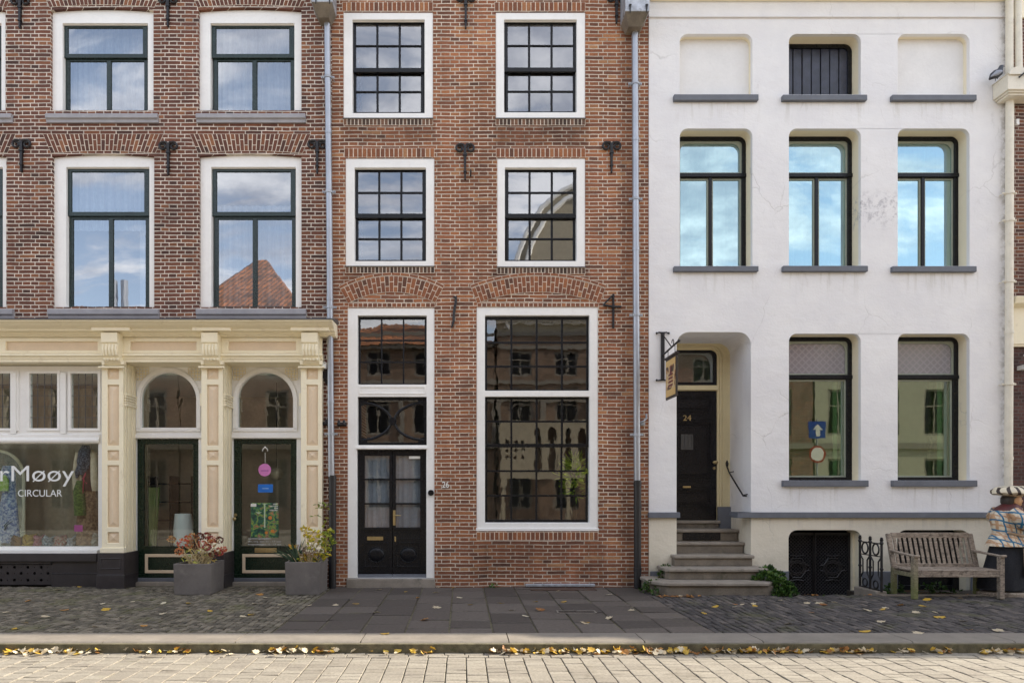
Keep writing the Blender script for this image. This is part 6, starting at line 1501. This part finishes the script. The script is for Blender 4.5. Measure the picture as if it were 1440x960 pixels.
# gutter litter: heaps nobody could count
b = {0: MB(), 1: MB(), 2: MB()}
runs = [(5, 140, 60), (180, 215, 8), (225, 270, 12), (300, 330, 6), (350, 475, 34), (530, 560, 4), (575, 620, 9), (690, 770, 34), (765, 905, 70), (905, 1060, 70), (1060, 1240, 75), (1250, 1340, 16), (1380, 1440, 34), (0, 1440, 18)]
for a, c, n in runs:
    n = int(n * 1.15)
    for _ in range(n):
        px = rng.uniform(a, c); y = Y_KO - .03 - abs(rng.gauss(0, .05)); s = F / (CAM_D + y); x = (px - 650) / s; k = rng.choice((0, 0, 1, 1, 1, 2))
        b[k].cur = rng.random(); leafmesh(b[k], (x, y, Z_RD + .004 + rng.random() * .03), rng.uniform(.022, .055), rng.uniform(0, 6.28), rng.uniform(-1.1, 1.1), rng.uniform(.2, .8))
for _ in range(120):   # litter by the steps and in the planting strip
    px = rng.choice((rng.uniform(925, 985), rng.uniform(1105, 1150), rng.uniform(1215, 1380))); y = -1.05 - rng.random() * .15 if px < 1000 else rng.uniform(-1.02, -.6)
    z = .0 if y < -.94 else -.045; s = F / (CAM_D + y); b[2].cur = rng.random(); 
    if 1106 < px < 1210 and y > -.93: continue
    leafmesh(b[2], ((px - 650) / s, y, z + .008), rng.uniform(.02, .04), rng.uniform(0, 6.28), rng.uniform(-.4, .4), .5)
for k in (0, 1, 2):
    o = b[k].build('leaf_litter', LM[k]); tag(o, ('drift of yellow leaves heaped in the gutter along the kerb', 'drift of pale dry leaves in the gutter along the kerb', 'brown leaf litter in the gutter and by the steps')[k], 'leaves', None, 'stuff')

# ------------------------------------------------------------------ things in the shop window and on the shop door
T = thing('mannequin', (PX(119, .5), .6, .55), 'tan dress form in dark scarf and long brown skirt in the shop window', 'mannequin')
mx, my = PX(120, .36), .42; zz = lambda p: PZ(p, .42)
b = MB(); b.loft([(mx, my, zz(770), .16, .12), (mx, my, zz(690), .17, .13), (mx, my, zz(675), .15, .11), (mx, my, zz(655), .18, .12), (mx, my, zz(640), .20, .11), (mx, my, zz(634), .12, .08), (mx, my, zz(630), .06, .06), (mx, my, zz(624), .055, .055)], 20); b.build('torso', M['beige'], T, smooth=True)
b = MB(); b.loft([(mx + .02, my - .02, zz(765), .20, .16), (mx + .02, my - .01, zz(720), .19, .16), (mx + .01, my - .01, zz(690), .18, .14), (mx, my, zz(675), .165, .125)], 26); b.xf(lambda v: Vector((v.x, v.y + .015 * math.sin(v.x * 70), v.z))); b.build('skirt', clothmat('brown_print', (.16, .08, .045), (.34, .20, .11), 22), T, smooth=True)
b = MB(); b.loft([(mx + .06, my - .04, zz(690), .12, .13), (mx + .03, my - .02, zz(645), .12, .12), (mx + .02, my, zz(634), .08, .09)], 16); b.build('shirt', clothmat('dark_shirt', (.05, .015, .012), (.10, .03, .02), 12), T, smooth=True)
b = MB(); b.loft([(mx - .02, my - .10, zz(668), .05, .04), (mx - .0, my - .12, zz(660), .10, .07), (mx + .0, my - .12, zz(648), .115, .08), (mx - .0, my - .08, zz(634), .10, .10), (mx, my - .04, zz(626), .06, .06)], 18)
b.tube([(mx - .06, my - .12, zz(655)), (mx - .10, my - .13, zz(664)), (mx - .12, my - .12, zz(672))], [.05, .05, .02], 8); b.build('scarf', clothmat('dark_blue_print_scarf', (.008, .010, .020), (.14, .15, .19), 45), T, smooth=True)
b = MB(); b.tube([(mx - .03, my - .16, zz(676)), (mx - .06, my - .17, zz(690)), (mx - .03, my - .18, zz(708)), (mx - .02, my - .18, zz(724))], [.06, .09, .10, .10], 14); b.build('green_scarf', clothmat('green_scarf_cloth', (.045, .065, .014), (.11, .15, .035), 26), T, smooth=True)
b = MB(); b.tube([(mx + .07, my - .12, zz(660)), (mx + .03, my - .17, zz(672)), (mx + .02, my - .2, zz(705))], .012, 6); b.tube([(mx + .0, my - .15, zz(672)), (mx + .08, my - .15, zz(680))], .012, 6); b.build('ribbon', plain('red_ribbon', (.42, .03, .06), .6), T)
MB().box(mx - .10, mx + .05, my - .24, my - .235, zz(746), zz(737)).build('price_tag', plain('pink_tag', (.6, .14, .38), .6), T, bevel=.002)
b = MB()
for s in (-1, 1): b.loft([(mx + s * .15, my - .05, zz(690), .07, .07), (mx + s * .165, my - .06, zz(672), .065, .08), (mx + s * .15, my - .05, zz(650), .055, .08), (mx + s * .14, my - .03, zz(636), .05, .06)], 14)
b.build('coat', clothmat('camel_coat', (.72, .58, .42), (.62, .48, .33), 8), T, smooth=True)
T = thing('dress', (PX(18, .6), .5, .55), 'pale blue and white printed dress hanging at the left of the shop window', 'dress')
b = MB(); dx = PX(19, .65); b.loft([(dx, .52, PZ(762, .65), .21, .09), (dx, .52, PZ(720, .65), .17, .08), (dx, .52, PZ(690, .65), .12, .07), (dx - .02, .52, PZ(665, .65), .13, .07), (dx - .02, .52, PZ(655, .65), .10, .05)], 24); b.xf(lambda v: Vector((v.x, v.y + .02 * math.sin(v.x * 55), v.z))); b.build('cloth', clothmat('blue_white_print', (.52, .54, .60), (.12, .16, .32), 24), T, smooth=True)
b = MB(); b.loft([(dx - .03, .42, PZ(690, .65), .09, .03), (dx - .04, .42, PZ(675, .65), .11, .04), (dx - .05, .42, PZ(668, .65), .06, .04)], 14); b.build('green_shawl', clothmat('lime_cloth', (.30, .45, .08), (.5, .6, .3), 18), T, smooth=True)
T = thing('arched_mirror', (PX(0, .9), 1.1, .5), 'tall mirror with a pale arched frame behind the dress in the shop window', 'mirror')
Ym = 1.1; a, c = PX(-42, Ym), PX(36, Ym); top = PZ(632, Ym); rr = (c - a) / 2; xm_ = (a + c) / 2
arc = [(a, .55), (c, .55)] + [(xm_ + rr * math.cos(math.pi * i / 20), top - rr + rr * math.sin(math.pi * i / 20)) for i in range(21)]
arc2 = [(a + .05, .6), (c - .05, .6)] + [(xm_ + (rr - .05) * math.cos(math.pi * i / 20), top - rr + (rr - .05) * math.sin(math.pi * i / 20)) for i in range(21)]
MB().plate([arc, arc2], Ym - .03, Ym).build('frame', M['cream'], T); MB().plate([arc2], Ym - .02, Ym - .015).build('mirror_glass', plain('silver_mirror', (.45, .5, .5), .15, .8), T)
def pile(px, col, col2, label, w=.16, h=.10, k='noise', Yp=.36):
    col = tuple(v * .55 for v in col); col2 = tuple(v * .55 for v in col2)
    x = PX(px, Yp); T = thing('folded_cloth', (x, Yp, zbS), label, 'textile'); b = MB()
    for i in range(3): ww = w * (1 - .12 * i); b.loft([(x + .01 * i, Yp, zbS + h * i / 3, ww, .12), (x + .01 * i, Yp, zbS + h * (i + .5) / 3, ww * 1.06, .13), (x + .01 * i, Yp, zbS + h * (i + .95) / 3, ww * .95, .11)], 14)
    b.xf(lambda v: Vector((v.x + .02 * math.sin(v.z * 50 + v.y * 30), v.y, v.z + .028 * math.sin(v.x * 34 + v.y * 20) + .02 * math.sin(v.x * 71)))); b.build('folds', clothmat(label[:18].replace(' ', '_'), col, col2, 30, k), T, smooth=True)
zbS = PZ(777, YW) + .03
pile(26, (.34, .16, .05), (.10, .05, .03), 'orange and brown striped cloth folded in the shop window beside the green pot', .15, .24, 'stripe')
pile(41, (.62, .42, .06), (.55, .30, .05), 'mustard yellow folded cloth in the shop window', .13, .27)
pile(55, (.45, .10, .12), (.60, .25, .30), 'crimson folded cloth in the shop window', .09, .25)
pile(68, (.10, .16, .20), (.5, .55, .58), 'blue-grey folded cloth in the middle of the shop window', .13, .24)
pile(86, (.55, .45, .36), (.45, .06, .05), 'cream folded cloth with red print near the dress form', .13, .25)
pile(101, (.60, .60, .60), (.30, .3, .32), 'white and grey folded cloth at the foot of the dress form', .08, .24)
pile(134, (.65, .55, .45), (.5, .4, .3), 'pale beige bundle in the right corner of the shop window', .06, .3)
T = thing('potted_plant', (PX(4, .5), .5, zbS), 'spiky dark green plant in a white pot at the left of the shop window', 'plant')
px_ = PX(-1, .5); MB().loft([(px_, .5, zbS, .07, .07), (px_, .5, zbS + .17, .10, .10)], 18).build('pot', M['whitewin'], T)
b = MB()
for i in range(26):
    a = rng.uniform(-1.45, 1.45); L = rng.uniform(.35, .62); base = Vector((px_, .5, zbS + .16)); d = Vector((math.sin(a), rng.uniform(-.4, .4), math.cos(a) + .15)).normalized(); s = d.cross(Vector((0, 1, 0))).normalized() * .009; b.cur = rng.random()
    b.add([base - s, base + s, base + d * L * .6 + s, base + d * L + Vector((math.sin(a) * .1, 0, -.08)), base + d * L * .6 - s], [(0, 1, 2, 3, 4)])
b.build('foliage', M['blade'], T)
Yd = YD + .05
T = thing('round_sign', (PX(372.5, Yd), Yd, PZ(661, Yd)), 'round pink sign hanging on the glass of the right shop door', 'sign')
b = MB(); b.prism(circ(PX(372.5, Yd), PZ(660.5, Yd), .115, 28), Yd - .012, Yd - .006); b.build('disc', plain('pink_disc', (.66, .22, .55), .5, var=.04), T)
b = MB(); b.tube([(PX(373, Yd), Yd - .008, PZ(651, Yd)), (PX(373, Yd), Yd - .008, PZ(636, Yd))], .004, 5); b.ring((PX(373, Yd), Yd - .008, PZ(633, Yd)), .045, .008, n=16, a0=-20, a1=200); b.ball((PX(373, Yd), Yd - .012, PZ(629, Yd)), .022, 10, 8); b.build('hanger', M['whitewin'], T)
b = MB(); b.box(PX(367, Yd), PX(378, Yd), Yd - .0135, Yd - .0122, PZ(662, Yd), PZ(661, Yd)); b.build('writing', plain('dull_purple_print', (.28, .08, .30), .6), T)
T = thing('blue_sign', (PX(373, Yd), Yd, PZ(686, Yd)), 'small blue rectangular card on the glass of the right shop door', 'sign')
MB().box(PX(363, Yd), PX(384, Yd), Yd - .012, Yd - .007, PZ(692, Yd), PZ(680.5, Yd)).build('card', plain('bright_blue_card', (.01, .16, .62), .45, var=.08), T)
MB().box(PX(369, Yd), PX(378, Yd), Yd - .0135, Yd - .0121, PZ(687, Yd), PZ(686, Yd)).build('writing', plain('pale_blue_print', (.3, .5, .8), .5), T)
T = thing('poster', (PX(373, Yd), Yd, PZ(755, Yd)), 'dark green illustrated nature poster low on the right shop door glass', 'poster')
def poster():
    m, g, out = new_mat('poster_print'); p = g.n('TexCoord').outputs['Generated']; x, y, z = g.sep(p)
    f = g.noise(g.scale(p, (1, 1, 1.5)), 5.5, 3, .5, .5); c = g.ramp(f, [(.30, (.015, .03, .05)), (.42, (.02, .08, .05)), (.50, (.03, .16, .10)), (.56, (.30, .42, .05)), (.60, (.06, .10, .12)), (.68, (.55, .22, .06)), (.75, (.1, .25, .3))])
    principled(g, out, c, .35); return m
q = prect(353, 392, 706.5, 755.5, Yd); x0, x1, z0, z1 = bounds(q)
po = MB().box(x0, x1, Yd - .012, Yd - .007, z0, z1).build('sheet', poster(), T)
b = MB()
for i, s in enumerate(('HEEFT', 'NATUUR', 'EEN', 'TOEKOMST')): w = (.085, .15, .065, .155)[i]; text(b, s, x1 - .012 - w / 2, z1 - .025 - i * .037, w, Yd - .0125, .002, height=.024, bold=.02)
b.box(x0 + .0, x0 + .10, Yd - .014, Yd - .0125, z1 - .07, z1 - .015); b.build('writing', M['whitewin'], T)
b = MB(); xt = PX(372.5, Yd); b.prism([(xt - .012, z0 + .18), (xt + .012, z0 + .18), (xt + .010, z1 - .03), (xt + .06, z1 - .015), (xt - .06, z1 - .015), (xt - .010, z1 - .03)], Yd - .0135, Yd - .0125)
b.prism([(xt - .17, z1 - .17), (xt - .05, z1 - .17), (xt - .11, z1 - .20)], Yd - .0135, Yd - .0125); b.build('printed_tree', plain('pale_green_print', (.50, .62, .45), .5), T)
b = MB(); b.prism(circ(xt + .10, z0 + .36, .035, 14), Yd - .0135, Yd - .0125); b.prism(circ(xt + .14, z0 + .12, .032, 14), Yd - .0135, Yd - .0125); b.prism(circ(xt + .03, z0 + .09, .028, 14), Yd - .0135, Yd - .0125); b.build('printed_fruit', plain('orange_print', (.62, .22, .04), .5), T)
b = MB(); Yl = YD + .048
for i, (s, w) in enumerate((('openingstijden:', .42), ('do, vrij, zat: 11 - 17 uur', .60), ('koopzondagen: 12 - 17 uur', .60))): text(b, s, PX(349, Yl) + w / 2, PZ(757 + i * 4.1, Yl), w, Yl, .003, height=.034, bold=.01)
b.build('door_lettering', M['white'], DB)
T = thing('pendant_lamp', (PX(388, 1.2), 1.3, 2.3), 'pale globe pendant lamp inside the right shop door', 'lamp')
MB().ball((PX(389, 1.3), 1.3, PZ(666, 1.3)), (.13, .13, .12), 18, 12).build('lamp_shade', M['beige'], T, smooth=True); MB().tube([(PX(389, 1.3), 1.3, PZ(657, 1.3)), (PX(389, 1.3), 1.3, 4.27)], .006, 6).build('cord', M['black'], T)
T = thing('shop_counter', (PX(240, 2.2), 2.2, .1), 'dark shelf rack stacked with wares inside the left shop door', 'shelf')
b = MB(); 
for i in range(5): b.box(PX(215, 2.4), PX(275, 2.4), 2.2, 2.6, .3 + i * .38, .33 + i * .38)
for xx in (PX(215, 2.4), PX(245, 2.4), PX(275, 2.4)): b.box(xx - .02, xx + .02, 2.2, 2.6, .1, 2.0)
b.build('shelf_frame', M['black'], T)
T = thing('white_vase', (PX(256, .7), .75, .13), 'tall white fluted vase just inside the left shop door', 'vase')
MB().loft([(PX(257, .7), .75, .13, .17, .14), (PX(257, .7), .75, PZ(745, .7), .19, .15), (PX(256, .7), .75, PZ(722, .7), .15, .12)], 16).build('vase', M['whitewin'], T, smooth=True)
T = thing('curtain_panel', (PX(216, .8), .9, .2), 'thin yellow-green drape inside the left shop door', 'curtain')
b = MB(); n = 12; xa, xc = PX(209, .9), PX(226, .9); b.add([(xa + (xc - xa) * i / n * k, .9 + .02 * math.sin(i * 2), z) for z, k in ((.3, .6), (PZ(685, .9), 1)) for i in range(n + 1)], [(i, i + 1, i + n + 2, i + n + 1) for i in range(n)]); b.build('drape', clothmat('lime_drape', (.35, .38, .14), (.25, .28, .1), 20, 'stripe'), T, smooth=True)
